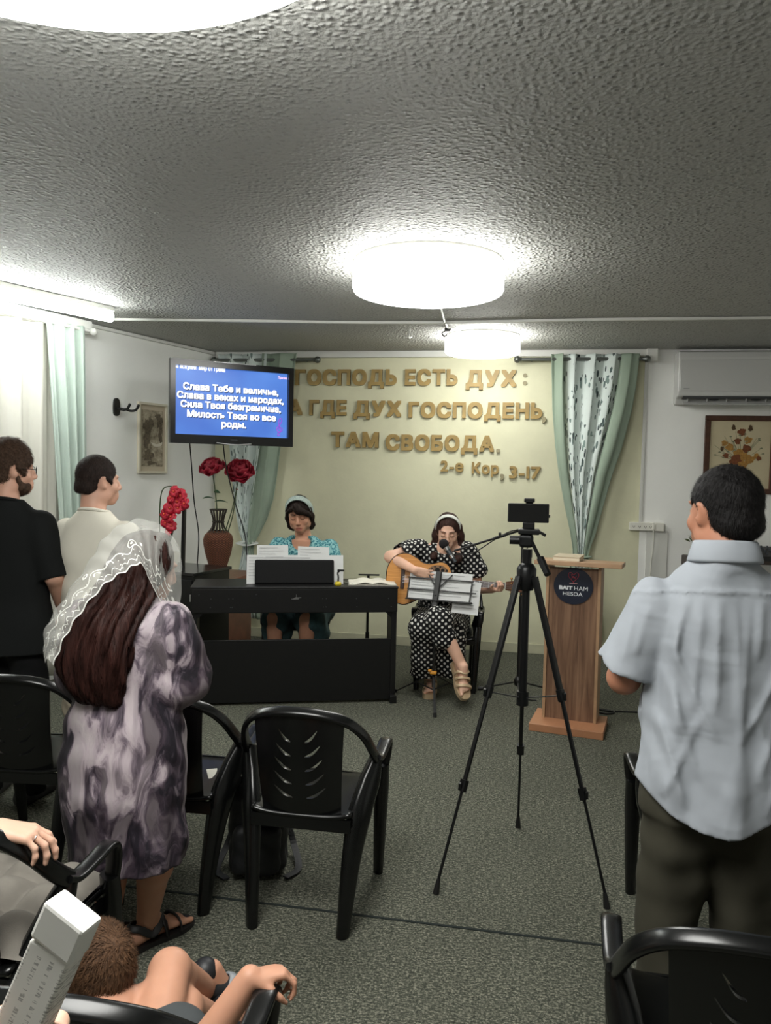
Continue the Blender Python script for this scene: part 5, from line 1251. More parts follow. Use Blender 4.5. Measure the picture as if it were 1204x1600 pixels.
def belly(top, hem, k=1.): return [(1.475, 0, -.015, .072, .066), (1.45, 0, -.015, .12*k, .08), (1.41, 0, -.012, .178*k, .098), (1.32, 0, -.005, .198*k, .118), (1.15, 0, 0, .19*k, .125), (1.0, 0, 0, .186*k, .128), (.9, 0, 0, .202*k, .15), (hem, 0, 0, .212*k, .165)]

# man in the pale blue shirt
def top_blue(t, M, m):
    S = SDF(); S.loft([(1.49, 0, -.018, .07, .066), (1.465, 0, -.018, .09, .072), (1.44, 0, -.015, .13, .082), (1.405, 0, -.012, .168, .095), (1.36, 0, -.008, .188, .108)]+belly(0, .775, 1.02)[3:], .03, fold=lambda a, z: 1+.018*np.sin(9*a+3*z)*np.clip((1.35-z)*2.2, 0, 1)+.012*np.sin(17*a-5*z)*np.clip((1.38-z)*3, 0, 1))
    S.loft([(1.46, 0, -.02, .078, .072), (1.51, 0, -.02, .07, .066)], .02)
    for sx in (-1, 1): S.cone((sx*.165, -.005, 1.355), (sx*.234, .02, 1.165), .07, .09, .016, flat=True)
    rg = np.random.RandomState(8); RG = []
    for i in range(9):
        x0 = -.15+.3*i/8+rg.uniform(-.012, .012); RG.append((x0, 1.39, x0*1.08+rg.uniform(-.03, .03), 1.37-rg.uniform(.12, .42), .0065))
    for sx in (-1, 1): RG += [(sx*.15, 1.27, sx*.03, 1.02, .008), (sx*.16, 1.2, sx*.07, .92, .007), (sx*.17, 1.08, sx*.1, .84, .007), (sx*.06, 1.1, sx*.16, .86, .006), (sx*.2, 1.36, sx*.23, 1.22, .006), (sx*.235, 1.33, sx*.26, 1.2, .005)]
    def ridges(X, Y, Z):
        o_ = 0
        for x0, z0, x1, z1, a_ in RG:
            dx, dz = x1-x0, z1-z0; L_ = math.hypot(dx, dz); t_ = ((X-x0)*dx+(Z-z0)*dz)/L_**2; d_ = np.abs((X-x0)*dz-(Z-z0)*dx)/L_
            o_ = o_-a_*np.exp(-(d_/.011)**2)*np.clip(np.minimum(t_, 1-t_)*5+.15, 0, 1)*(t_ > 0)*(t_ < 1)
        return o_*(Y < .03)
    S.disp(lambda X, Y, Z: ridges(X, Y, Z)+wob(3, .006, 22, (1, 1, .4))(X, Y, Z)+wob(4, .0035, 48, (1, 1, .5))(X, Y, Z)-.004*(np.abs(Z-1.395-.012*np.cos(9*X))<.0045)*(Y<-.02))
    for sx in (-1, 1): S.cone((sx*.236, .02, 1.165), (sx*.242, .02, 1.09), .066, .066, .004, '-')
    S.cutf(lambda X, Y, Z: (.785+2.2*X*X+(Y > 0)*.01+.006*np.sin(14*X)-Z)*.8); o = S.build('shirt', .006, m, t)
    # collar and yoke seam
    bm = NB(); sweep(bm, [Vector((p.x*1.09, (p.y+.006)*1.09-.006, p.z)) for p in catmull([(.0, .075, 1.475), (.05, .05, 1.487), (.075, -.01, 1.50), (.055, -.068, 1.507), (0, -.086, 1.509), (-.055, -.068, 1.507), (-.075, -.01, 1.50), (-.05, .05, 1.487), (0, .075, 1.475)], 6)], (.06, .013), hint=[(0, 1, .3), (1, 0, .25), (0, -1, .25), (-1, 0, .25), (0, 1, .3)], n=10, sq=4, cap=False); fin(bm, 'collar', m, o, smooth=True)
SHIRT = fabric('pale_blue_shirt', (160, 165, 172), .05, 420)
def hair_black(t, M): S = SDF(); short_hair(S, M, -.1, .05, .009, .0016, 220, 1, side=-1); o = S.build('hair', .0045, H_BLACK, t, 0); strands(o, 5000, 2, .006, crop_flow(M), .0016, (0, .005), 1, .3)
standing('person', 'man in a pale blue short-sleeved shirt and dark trousers seen from behind', (.53, 2.18, 0), R(2), 1.0, SK_TAN, R(24), .05,
         [((-.175, 0, 1.35), (-.24, .03, 1.135), (-.13, .26, 1.16), (.5, .8, .1), (-.2, 0, 1), -1, (.4, .45, .5, .5)), ((.175, 0, 1.35), (.24, .03, 1.135), (.13, .26, 1.16), (-.5, .8, .1), (.2, 0, 1), 1, (.4, .45, .5, .5))],
         SHIRT, fabric('dark_olive_trousers', (62, 60, 50), .1), top_blue, trousers(fabric('dark_olive_trousers', (62, 60, 50), .1), 11), hair_black, hz=1.605)

# man in white
def tee(seed, sleeve_z, hem, k=1., neck=True):
    def f(t, M, m):
        S = SDF(); S.loft([(1.485, 0, -.018, .073, .069), (1.462, 0, -.018, .09, .074), (1.44, 0, -.015, .13, .084), (1.405, 0, -.012, .168, .096), (1.36, 0, -.008, .19, .11)]+belly(0, hem, k)[3:], .03)
        for sx in (-1, 1): S.cone((sx*.165, -.005, 1.365), (sx*.235, -.008, sleeve_z-.03), .072, .075, .02, flat=True)
        S.disp(wob(seed, .005, 20, (1, 1, .7)))
        S.cut((0, 0, hem+.01), (0, 0, -1)); o = S.build('t_shirt', .0065, m, t)
        bm = NB(); P = [(.076*math.cos(2*PI*i/28), -.014+.07*math.sin(2*PI*i/28), 1.472-.022*math.sin(2*PI*i/28)) for i in range(29)]; tube(bm, P, .009, 8); fin(bm, 'neckband', m, o, smooth=True)
    return f
def hair_short(t, M): S = SDF(); short_hair(S, M, -.066, .055, .006, .0014, 240, 2, tall=.008); o = S.build('hair', .0045, H_DARK, t, 0); strands(o, 4000, 2, .006, crop_flow(M), .0018, (0, .005), 2, .3)
ARMS_DN = [((-.165, 0, 1.345), (-.24, -.02, 1.12), (-.2, .14, .92), (.1, .5, -.8), (-1, 0, .1), -1, (.3, .35, .4, .4)), ((.165, 0, 1.345), (.24, -.02, 1.12), (.2, .14, .92), (-.1, .5, -.8), (1, 0, .1), 1, (.3, .35, .4, .4))]
standing('person', 'man in a white T-shirt with short dark hair, behind the veiled woman', (-2.09, 3.50, 0), R(-2), .99, SK_LIGHT, R(-36), .02, ARMS_DN,
         fabric('white_cotton', (226, 222, 208), .03), None, tee(5, 1.17, .78), trousers(fabric('beige_trousers', (176, 166, 146)), 12), hair_short)
# man in black with glasses
def hair_curly(t, M):
    S = SDF(); short_hair(S, M, -.062, .048, .012, .0035, 130, 4, tall=.02); o = S.build('hair', .005, H_BROWN, t, 0); strands(o, 3500, 4, .007, crop_flow(M), .003, (0, .011), 3, .9)
    S = SDF(); S.ell((0, .032, -.075), (.062, .062, .05), .02, M=M)
    for s in (-1, 1): S.cone((s*.066, .012, -.035), (s*.056, .03, -.08), .012, .014, .02, M=M)
    S.ell((0, .09, -.045), (.04, .03, .022), .015, '-', M=M); S.ell((0, -.02, -.04), (.056, .075, .09), .01, '-', M=M); S.disp(wob(9, .002, 200)); o = S.build('beard', .005, H_BROWN, t, 0); strands(o, 1500, 2, .005, lambda p, n_: (0, 0, -1), .0016, (0, .005), 4)
    bm = NB()
    for s in (-1, 1): tube(bm, [M @ Vector((s*.034+.023*math.cos(2*PI*k/20), .105+.004*math.cos(2*PI*k/20)*-s, .004+.019*math.sin(2*PI*k/20))) for k in range(21)], .0016, 5); tube(bm, [M @ Vector(p) for p in ((s*.057, .102, .008), (s*.076, .06, .01), (s*.08, -.005, .008))], .0018, 5)
    tube(bm, [M @ Vector(p) for p in ((-.011, .108, .008), (0, .112, .011), (.011, .108, .008))], .0016, 5); fin(bm, 'glasses', mat('glasses_dark', (40, 38, 40), .3, .6), t, smooth=True)
standing('person', 'bearded man in black with glasses and curly brown hair at the sheer curtain', (-2.50, 3.40, 0), R(4), 1.02, SK_LIGHT, R(-46), .03, ARMS_DN,
         fabric('black_cotton', (24, 26, 26), .08), None, tee(7, 1.14, .74, 1.04), trousers(fabric('black_trousers', (20, 21, 22)), 13), hair_curly)

# ------------------------------------------------------------------ woman with the lace veil
def dress_mat():
    m, n = tmat('marbled_dress', .6, .35); v = n.coord('Object', (1.5, 1, .62), (.2, .75, .2))
    w1 = n.noise(v, 3.2, 3, .5); mx = n.new('ShaderNodeMixRGB'); mx.blend_type = 'ADD'; mx.inputs[0].default_value = .5; n.link(v, mx.inputs[1]); n.link(w1.outputs['Color'], mx.inputs[2])
    a = n.noise(mx.outputs[0], 4.2, 6, .6, 1.1); b = n.noise(mx.outputs[0], 5.2, 5, .55, 1.5)
    c1 = n.ramp(a.outputs[0], [(.40, lin((18, 17, 23))), (.48, lin((36, 33, 42))), (.525, lin((104, 94, 104))), (.57, lin((176, 164, 170))), (.7, lin((196, 188, 188)))])
    c2 = n.ramp(b.outputs[0], [(.42, lin((42, 35, 43))), (.5, lin((106, 88, 101))), (.6, lin((178, 163, 169)))])
    n.link(n.mix(n.math('MULTIPLY', n.noise(v, 2.6, 2).outputs[0], .55), c1, c2), n.b.inputs['Base Color'])
    n.bump(n.noise(v, 9, 4).outputs[0], .25, .02); return m
DRESS = dress_mat()
t = thing('person', 'woman in a marbled grey violet dress with long auburn hair under lace', 'person', (-1.27, 2.36, 0), 0)
M = frame((.02, .055, 1.355), R(-38), .32, 0, .97)
S = SDF(); head(S, M); S.cone(M @ Vector((0, -.03, -.06)), (.0, -.01, 1.22), .05, .06, .03); S.cone((-.13, 0, 1.18), (.13, 0, 1.18), .045, .045, .05)
S.loft([(.5, 0, 0, .15, .1), (.9, 0, 0, .14, .1), (1.1, 0, 0, .15, .1), (1.22, 0, 0, .1, .07)], .04)
for sx in (-1, 1):
    S.chain([(sx*.145, 0, 1.18), (sx*.17, .03, .98)], [.048, .042], .03); S.chain([(sx*.17, .03, .98), (sx*.12, .2, 1.0)], [.042, .028], .02)
    hand(S, basis((sx*.12, .2, 1.0), (-sx*.6, .6, .35), (-sx*-.3, .5, .8)), -sx, (.5, .5, .55, .6))
legs = [((-.07, .0, .6), (-.085, .01, .33), (-.1, .0, .09), R(-22)), ((.06, .0, .6), (.06, .03, .33), (.0, .10, .09), R(-30))]
for a, b, c, yw in legs: S.chain([a, b, c], [.085, .06, .036], .03); foot(S, frame((c[0], c[1], .015), yw, 0, 0, .95))
S.build('body', .006, SK_MID, t)
for i, (a, b, c, yw) in enumerate(legs):
    Fm = frame((c[0], c[1], .0), yw, 0, 0, .95); sd = None
    bm = NB(); prism(bm, [(p.x, p.y) for p in catmull([(-.035, -.09, 0), (.035, -.09, 0), (.04, .0, 0), (.056, .12, 0), (.03, .19, 0), (-.03, .185, 0), (-.05, .12, 0), (-.036, 0, 0)], 5, True)], -.0, .018, Fm); sd = fin(bm, 'sandal', mat('sandal_black', (24, 22, 22), .5), t)
    for P in ([(-.05, .11, .018), (-.04, .115, .05), (.0, .115, .062), (.045, .115, .05), (.055, .11, .018)], [(-.046, .06, .018), (-.04, .05, .07), (.0, .05, .085), (.04, .05, .07), (.046, .06, .018)], [(-.04, .0, .05), (-.03, -.05, .085), (0, -.078, .09), (.03, -.05, .085), (.04, .0, .05), (.03, .04, .085), (0, .05, .092), (-.03, .04, .085), (-.04, 0, .05)]):
        bm = NB(); sweep(bm, [Fm @ p for p in catmull(P, 5)], (.026, .007), hint=[tuple(Fm.to_3x3() @ Vector((p[0], p[1]-.02, p[2]-.02))) for p in P], n=8, sq=4); fin(bm, 'strap', mat('sandal_black', (24, 22, 22), .5), sd, smooth=True)
S = SDF(); S.loft([(1.262, -.005, -.005, .085, .075), (1.232, -.01, -.005, .148, .095), (1.17, -.02, -.005, .175, .12), (1.05, -.025, 0, .18, .135), (.95, -.025, 0, .172, .13), (.86, -.03, -.005, .195, .145), (.72, -.035, -.01, .22, .168), (.55, -.03, -.005, .212, .165), (.42, -.02, 0, .205, .16), (.35, -.02, 0, .203, .16)], .03,
                  fold=lambda a, z: 1+.035*np.sin(8*a+4*z)*np.clip((.9-z)*1.5, 0, 1)+.02*np.sin(15*a-7*z)*np.clip((.95-z)*2, 0, 1))
for sx in (-1, 1):
    S.chain([(sx*.155-.02, -.005, 1.185), (sx*.172-.02, .01, 1.08), (sx*.18-.02, .03, .985), (sx*.16-.02, .08, .95)], [.066, .08, .088, .058], .03); S.cone((sx*.16-.02, .08, .96), (sx*.13-.02, .16, .985), .055, .04, .02)
S.disp(wob(21, .007, 24)); S.cut((0, 0, .365), (0, 0, -1)); S.cone((-.02, 0, .3), (-.02, 0, .40), .14, .12, .02, '-'); dr = S.build('dress', .0065, DRESS, t)
S = SDF(); S.loft([(.93, -.05, -.125, .07, .025), (1.0, -.065, -.14, .105, .045), (1.1, -.065, -.14, .118, .06), (1.2, -.045, -.10, .115, .085), (1.3, -.005, -.02, .098, .095), (1.4, .01, .025, .088, .098), (1.46, .015, .04, .06, .07)], .03, fold=lambda a, z: 1+.07*np.sin(13*a+9*z+2*np.sin(14*z))+.045*np.sin(23*a-11*z))
S.ell((.02, .04, 1.375), (.082, .1, .1), .03); S.ell(M @ Vector((0, .11, -.03)), (.075, .085, .105), .01, '-'); S.ell(M @ Vector((.05, .06, -.07)), (.055, .07, .06), .02, '-'); S.disp(wob(2, .004, 60, (1, 1, .25))); o = S.build('hair', .0055, H_AUB, t, 0); strands(o, 2600, 12, .016, lambda p, n_: (.06*math.sin(p.z*30), 0, -1), .0042, (.001, .007), 5, .28)
# lace veil laid over the hair
E = [(-.147, -.228, 1.072), (-.103, -.235, 1.166), (-.051, -.221, 1.252), (.007, -.196, 1.328), (.056, -.165, 1.366), (.089, -.127, 1.387), (.1, -.089, 1.329), (.106, -.051, 1.276), (.105, -.003, 1.23)]
Rv = [(-.205, -.188, 1.068), (-.208, -.183, 1.169), (-.163, -.149, 1.268), (-.107, -.102, 1.378), (-.071, -.06, 1.463), (.0, -.025, 1.509), (.066, -.006, 1.477), (.1, .005, 1.395), (.112, .025, 1.231)]
Gv = [(-.2, -.1, 1.06), (-.205, -.06, 1.16), (-.17, -.02, 1.27), (-.12, .03, 1.37), (-.075, .09, 1.45), (.02, .13, 1.482), (.09, .115, 1.44), (.125, .09, 1.36), (.13, .07, 1.22)]
m, n = tmat('white_lace', .8, .2); n.b.inputs['Base Color'].default_value = lin((222, 222, 216))
tc = n.new('ShaderNodeTexCoord'); sp = n.new('ShaderNodeSeparateXYZ'); n.link(tc.outputs['UV'], sp.inputs[0]); U, W_ = sp.outputs[0], sp.outputs[1]
def band(x, c, w_): return n.math('LESS_THAN', n.math('ABSOLUTE', n.math('SUBTRACT', x, c)), w_)
def mx_(*a):
    r_ = a[0]
    for q in a[1:]: r_ = n.math('MAXIMUM', r_, q)
    return r_
scal = n.math('MULTIPLY', n.math('ABSOLUTE', n.math('SINE', n.math('MULTIPLY', U, PI/.028))), .014)
edge = n.math('LESS_THAN', W_, .005); sc1 = band(n.math('SUBTRACT', W_, scal), .014, .0016)
uvv = n.new('ShaderNodeCombineXYZ'); n.link(U, uvv.inputs[0]); n.link(W_, uvv.inputs[1])
vd = n.voro(uvv.outputs[0], 62, rand=.25); dots = n.math('MULTIPLY', n.math('LESS_THAN', vd.outputs['Distance'], .16), n.math('MULTIPLY', n.math('GREATER_THAN', W_, .018), n.math('LESS_THAN', W_, .055)))
wav = n.math('ADD', .06, n.math('MULTIPLY', n.math('SINE', n.math('MULTIPLY', U, 2*PI/.07)), .011)); vine = band(n.math('SUBTRACT', W_, wav), 0., .0022)
vs_ = n.voro(uvv.outputs[0], 27, rand=.5); rings = n.math('MULTIPLY', n.math('GREATER_THAN', n.math('SINE', n.math('MULTIPLY', vs_.outputs['Distance'], 26.)), .45), n.math('MULTIPLY', band(W_, .068, .02), n.math('LESS_THAN', vs_.outputs['Distance'], .5)))
far = n.math('MULTIPLY', n.math('LESS_THAN', n.voro(uvv.outputs[0], 24, rand=.6).outputs['Distance'], .07), n.math('GREATER_THAN', W_, .09))
lace = mx_(edge, sc1, dots, vine, rings, far)
al = n.math('ADD', n.math('MULTIPLY', lace, .72), n.math('ADD', .24, n.math('MULTIPLY', n.noise(uvv.outputs[0], 9, 2).outputs[0], .12)), clamp=True)
n.link(al, n.b.inputs['Alpha']); LACE = m
bm = NB(); nu, nv = 80, 34
cE, cR, cG = (catmull(q, 10) for q in (E, Rv, Gv)); Ls = [0]
for a, b in zip(cE, cE[1:]): Ls.append(Ls[-1]+(b-a).length)
lay = bm.loops.layers.uv.verify(); vs = []
for i in range(len(cE)):
    prof = catmull([cE[i], cE[i].lerp(cR[i], .5)+Vector((0, -.012, .02)), cR[i], cR[i].lerp(cG[i], .5)+Vector((0, .0, .018)), cG[i]], 8)
    d = 0.; col = []
    for k, p in enumerate(prof):
        if k: d += (p-prof[k-1]).length
        q = p+Vector((0, -.004, .004))*math.sin(i*.9+k*.35); col.append((bm.verts.new(q), d))
    vs.append(col)
for i in range(len(vs)-1):
    for k in range(len(vs[0])-1):
        f = bm.faces.new((vs[i][k][0], vs[i+1][k][0], vs[i+1][k+1][0], vs[i][k+1][0]))
        for lp, (a, b) in zip(f.loops, ((i, k), (i+1, k), (i+1, k+1), (i, k+1))): lp[lay].uv = (Ls[a], vs[a][b][1])
tag(fin(bm, 'lace_veil', LACE, smooth=True, loc=(-1.27, 2.36, 0)), 'white see-through lace veil draped over the auburn-haired woman', 'veil')

# ------------------------------------------------------------------ guitar player
t = GP = thing('person', 'seated woman in a polka dot dress playing guitar at the microphone', 'person', (-.61, 6.0, 0), 0)
M = frame((.042, -.10, 1.235), PI+.06, .30, 0, 1.12)
RS, RE, RW = (-.19, -.07, 1.09), (-.375, -.27, 1.04), (-.165, -.425, .965)
LS, LE, LWr = (.19, -.06, 1.09), (.285, -.06, .80), (.395, -.262, .825)
S = SDF(); head(S, M, False, .98); S.cone(M @ Vector((0, -.03, -.06)), (.01, -.05, 1.09), .052, .06, .03); S.cone((-.15, -.06, 1.08), (.15, -.06, 1.08), .05, .05, .05)
S.loft([(.45, 0, .03, .15, .12), (.75, 0, .0, .13, .1), (1.0, 0, -.04, .15, .09), (1.12, 0, -.055, .08, .06)], .04)
S.chain([RS, RE], [.052, .045], .03); S.chain([RE, RW], [.046, .028], .02); S.chain([LS, LE], [.052, .045], .03); S.chain([LE, LWr], [.044, .028], .02)
hand(S, basis(RW, (.95, .02, -.3), (-.1, -1, -.1)), 1, (.3, .35, .4, .45), thumb=(.5, .1))
hand(S, basis(LWr, (.62, -.72, .1), (.1, -.3, -.95)), -1, (.95, 1.0, 1.05, 1.05), thumb=(.2, .1))
hpR, knR, anR = (-.1, .02, .52), (-.09, -.46, .55), (-.05, -.2, .1); hpL, knL, anL = (.1, .02, .52), (.03, -.52, .63), (.205, -.545, .315)
for a, b, c in ((hpR, knR, anR), (hpL, knL, anL)): S.chain([a, b], [.095, .068], .03); S.chain([b, c], [.062, .037], .02)
FR = frame((anR[0], anR[1], .03), PI+.05); FL = Matrix.Translation((anL[0]+.012, anL[1]-.01, anL[2]+.0)) @ basis((0, 0, 0), (.30, -.55, -.72), (.45, -.72, .52)) @ Matrix.Translation((0, .02, -.085))
foot(S, FR); foot(S, FL); S.build('body', .0062, SK_FAIR, t)
face_bits(t, M, mat('brow_brown', (92, 66, 54), .8), mat('lip_rose', (170, 96, 92), .5))
def dots(name, base, dot, sc, rad):
    m, n = tmat(name, .75, .25); tc = n.new('ShaderNodeTexCoord'); mp = n.new('ShaderNodeMapping'); mp.inputs['Rotation'].default_value = (0, 0, PI/4); mp.inputs['Scale'].default_value = (sc, sc, sc); n.link(tc.outputs['UV'], mp.inputs[0])
    f = n.new('ShaderNodeVectorMath', operation='FRACTION'); n.link(mp.outputs[0], f.inputs[0]); sb = n.new('ShaderNodeVectorMath', operation='SUBTRACT'); n.link(f.outputs[0], sb.inputs[0]); sb.inputs[1].default_value = (.5, .5, 0)
    mu = n.new('ShaderNodeVectorMath', operation='MULTIPLY'); n.link(sb.outputs[0], mu.inputs[0]); mu.inputs[1].default_value = (1, 1, 0)
    ln = n.new('ShaderNodeVectorMath', operation='LENGTH'); n.link(mu.outputs[0], ln.inputs[0])
    n.link(n.mix(n.math('LESS_THAN', ln.outputs['Value'], rad), lin(base), lin(dot)), n.b.inputs['Base Color']); return m
DOT = dots('polka_dot_cloth', (18, 18, 20), (216, 214, 208), 31., .27)
S = SDF(); S.loft([(.42, 0, .04, .19, .15), (.55, 0, .02, .18, .14), (.75, 0, .0, .165, .125), (.92, 0, -.03, .182, .13), (1.03, 0, -.055, .18, .112), (1.10, 0, -.062, .125, .085), (1.135, .0, -.065, .075, .065)], .03)
S.chain([RS, (-.285, -.17, 1.065)], [.08, .085], .03); S.chain([LS, (.245, -.06, .93)], [.08, .1], .03)
for hp, kn in ((hpR, knR), (hpL, knL)): S.chain([hp, kn], [.125, .095], .05)
S.chain([knR, (-.085, -.36, .3), (-.09, -.27, .16)], [.1, .095, .11], .05); S.chain([knL, (.075, -.52, .5)], [.09, .085], .04); S.chain([(.1, -.3, .5), (.12, -.28, .22)], [.12, .1], .06)
S.ell((.02, -.16, 1.12), (.075, .08, .06), .02, '-'); S.cone((-.305, -.19, 1.06), (-.42, -.3, 1.03), .07, .08, .004, '-'); S.cone((.263, -.06, .87), (.29, -.06, .75), .085, .1, .004, '-')
S.disp(wob(31, .006, 26)); S.cut((0, 0, .15), (0, 0, -1)); S.build('dress', .0065, DOT, t, uv=True)
def long_hair(t, M, m, chest, seed):
    S = SDF(); S.ell((0, -.02, .032), (.081, .101, .096), .01, M=M); S.ell((0, -.07, -.05), (.075, .05, .09), .03, M=M)
    for s in (-1, 1): S.chain([M @ Vector(p) for p in ((s*.072, .0, .04), (s*.083, .0, -.03), (s*.085, -.005, -.1), (s*.09, .0, -.17))]+[Vector(chest[0 if s < 0 else 1])], [.024, .026, .03, .036, .026], .03)
    S.ell((0, .1, -.04), (.069, .075, .112), .014, '-', M=M); S.disp(wob(seed, .003, 90, (1, 1, .3))); o = S.build('hair', .005, m, t, 0); c_ = M @ Vector((0, .02, .12)); strands(o, 1500, 8, .013, lambda p, n_: (p-c_)*4+Vector((0, 0, -.8)), .003, (.001, .004), seed, .15)
    return S
long_hair(t, M, H_LONG, ((.13, -.21, 1.03), (-.055, -.225, 1.05)), 41)
def band_(t, M, y0, z0, tilt, w_, m, rx=.086, rz=.1, name='headband'):
    bm = NB(); P = []; Hn = []
    for i in range(25):
        a = R(-112+224*i/24); p = Vector((rx*math.sin(a), y0+tilt*math.cos(a), z0+rz*math.cos(a))); P.append(M @ p); Hn.append(tuple(M.to_3x3() @ Vector((math.sin(a), .25, math.cos(a)))))
    sweep(bm, P, (w_, .007), hint=Hn, n=8, sq=5); return fin(bm, name, m, t, smooth=True)
band_(t, M, .012, .03, .028, .034, mat('white_band', (214, 216, 208), .7))
bm = NB()
for s in (-1, 1): tube(bm, [M @ Vector((s*.033+.023*math.cos(2*PI*k/20), .108-abs(.012*math.cos(2*PI*k/20))*(s*math.cos(2*PI*k/20) > 0), -.008+.019*math.sin(2*PI*k/20))) for k in range(21)], .0013, 5); tube(bm, [M @ Vector(p) for p in ((s*.056, .1, -.004), (s*.074, .06, .002), (s*.078, 0, .004))], .0013, 5)
tube(bm, [M @ Vector(p) for p in ((-.01, .11, -.004), (0, .114, -.002), (.01, .11, -.004))], .0013, 5); fin(bm, 'glasses', mat('gold_wire', (196, 160, 120), .3, .8), t, smooth=True)
SANDG = mat('pale_gold_leather', (190, 166, 134), .4, .2)
for Fm in (FR, FL):
    bm = NB(); prism(bm, [(p.x, p.y) for p in catmull([(-.035, -.09, 0), (.035, -.09, 0), (.04, .0, 0), (.056, .12, 0), (.03, .195, 0), (-.03, .19, 0), (-.05, .12, 0), (-.036, 0, 0)], 5, True)], -.03, .004, Fm); sd = fin(bm, 'sandal', SANDG, t)
    for P, w_ in (([(-.052, .12, .0), (-.045, .125, .035), (.0, .12, .05), (.045, .11, .035), (.055, .1, .0)], .022), ([(-.047, .07, .0), (-.042, .075, .055), (.0, .07, .07), (.042, .06, .055), (.047, .05, .0)], .02), ([(-.044, .01, .0), (-.042, .02, .07), (.0, .045, .088), (.042, .02, .07), (.044, .01, .0)], .02)):
        bm = NB(); sweep(bm, [Fm @ p for p in catmull(P, 5)], (w_, .007), hint=[tuple(Fm.to_3x3() @ Vector((p[0], 0, p[2]-.015))) for p in P], n=8, sq=4); fin(bm, 'strap', SANDG, sd, smooth=True)
# guitar: x along the neck, y up, z towards the room
GM = Matrix.Translation((-.755, 5.655, .885)) @ Matrix.Rotation(.075, 4, 'Z') @ Matrix(((1, 0, 0, 0), (0, .12, -.993, 0), (0, .993, .12, 0), (0, 0, 0, 1))) @ Matrix.Rotation(-.035, 4, 'Z')
t = thing('acoustic_guitar', 'natural wood acoustic guitar with a cluster of round sound holes', 'guitar', GM.translation); t.matrix_world = GM
ol = [(-.245, 0), (-.235, .09), (-.185, .165), (-.105, .192), (-.03, .165), (.03, .128), (.09, .125), (.16, .143), (.215, .12), (.243, .06), (.248, 0)]
ol = ol+[(x, -y) for x, y in ol[-2:0:-1]]; olc = [(p.x, p.y) for p in catmull([(x, y, 0) for x, y in ol], 6, True)]
bm = NB(); prism(bm, olc, -.085, -.004); o = fin(bm, 'body', mat('guitar_back', (74, 44, 28), .3), t)
m, n = tmat('spruce_top', .3, .5); v = n.coord('Object', (3, 70, 1)); n.link(n.ramp(n.noise(v, 1.5, 3).outputs[0], [(.3, lin((188, 124, 58))), (.7, lin((216, 156, 84)))]), n.b.inputs['Base Color']); n.b.inputs['Coat Weight'].default_value = .4
bm = NB(); prism(bm, olc, -.004, .0); fin(bm, 'soundboard', m, t)
bm = NB(); tube(bm, [Vector((x, y, -.001)) for x, y in olc+olc[:1]], .0035, 6); fin(bm, 'binding', mat('dark_binding', (40, 28, 20), .4), t)
HOLE = mat('hole_dark', (14, 10, 8), .8); ROS = mat('rosette_tone', (120, 92, 66), .5, var=.4, vscale=70)
for s in (1, -1):
    bm = NB(); blob_pts = [(p.x, p.y) for p in catmull([(.06, s*.062, 0), (.11, s*.048, 0), (.17, s*.055, 0), (.215, s*.075, 0), (.18, s*.112, 0), (.12, s*.116, 0), (.075, s*.095, 0)], 5, True)]; prism(bm, blob_pts, .0, .001); rs = fin(bm, 'rosette', ROS, t)
    for x, y, r_ in ((.135, .082, .0185), (.095, .08, .012), (.175, .082, .0135), (.205, .08, .0085), (.07, .077, .007), (.115, .105, .006), (.155, .106, .007), (.115, .058, .006), (.16, .058, .006)):
        bm = NB(); prism(bm, [(x+r_*math.cos(2*PI*k/18), s*y+r_*math.sin(2*PI*k/18)) for k in range(18)], .001, .0018); fin(bm, 'sound_hole', HOLE, rs)
bm = NB(); box(bm, (-.12, 0, .006), (.03, .15, .012), bev=.004); fin(bm, 'bridge', mat('rosewood', (56, 36, 28), .4), t)
bm = NB(); sweep(bm, [(.24, 0, -.012), (.62, 0, -.012)], [(.056, .03), (.046, .026)], hint=(0, 0, 1), n=10, sq=2.5); fin(bm, 'neck', mat('neck_brown', (96, 58, 36), .35), t, smooth=True)
bm = NB(); sweep(bm, [(.13, 0, .004), (.64, 0, .004)], [(.057, .008), (.045, .008)], hint=(0, 0, 1), n=4, sq=9); fb = fin(bm, 'fretboard', mat('rosewood', (56, 36, 28), .4), t)
bm = NB(); L0 = .76
for k in range(0, 18): x = .64-(L0-L0*2**(-k/12)); box(bm, (x, 0, .0085), (.0022, .047+.012*(.64-x)/.5, .0022))
fin(bm, 'frets', mat('silver', (220, 220, 222), .3, 1.), fb)
bm = NB()
for k in (3, 5, 7, 9): x = .64-(L0-L0*2**(-(k-.5)/12)); rod(bm, (x, 0, .008), (x, 0, .0092), .0035, n=10)
rod(bm, (.641, -.022, .009), (.641, .022, .009), .003); fin(bm, 'inlays', mat('pearl_inlay', (222, 218, 206), .3), fb)
bm = NB(); prism(bm, [(p.x, p.y) for p in catmull([(.642, .023, 0), (.665, .034, 0), (.72, .04, 0), (.79, .036, 0), (.815, .012, 0), (.805, -.012, 0), (.79, -.036, 0), (.72, -.04, 0), (.665, -.034, 0), (.642, -.023, 0)], 4, True)], -.02, -.004, Matrix.Translation((0, 0, 0))); hs = fin(bm, 'headstock', mat('neck_brown', (96, 58, 36), .35), t)
for s in (-1, 1):
    for k in range(3):
        bm = NB(); x = .685+.042*k; rod(bm, (x, s*.022, -.004), (x, s*.022, .012), .0045, n=8); rod(bm, (x, s*.036, -.012), (x, s*.05, -.012), .004, n=8); ballm(bm, (x, s*.056, -.012), (.01, .008, .005), 10, 6); fin(bm, 'tuning_peg', mat('brass', (160, 120, 60), .35, .9), hs, smooth=True)
bm = NB()
for k in range(6): y = -.018+.0072*k; tube(bm, [(-.12, y*1.5, .014), (.641, y, .0125), (.70, y*.9, .004)], .0007, 4)
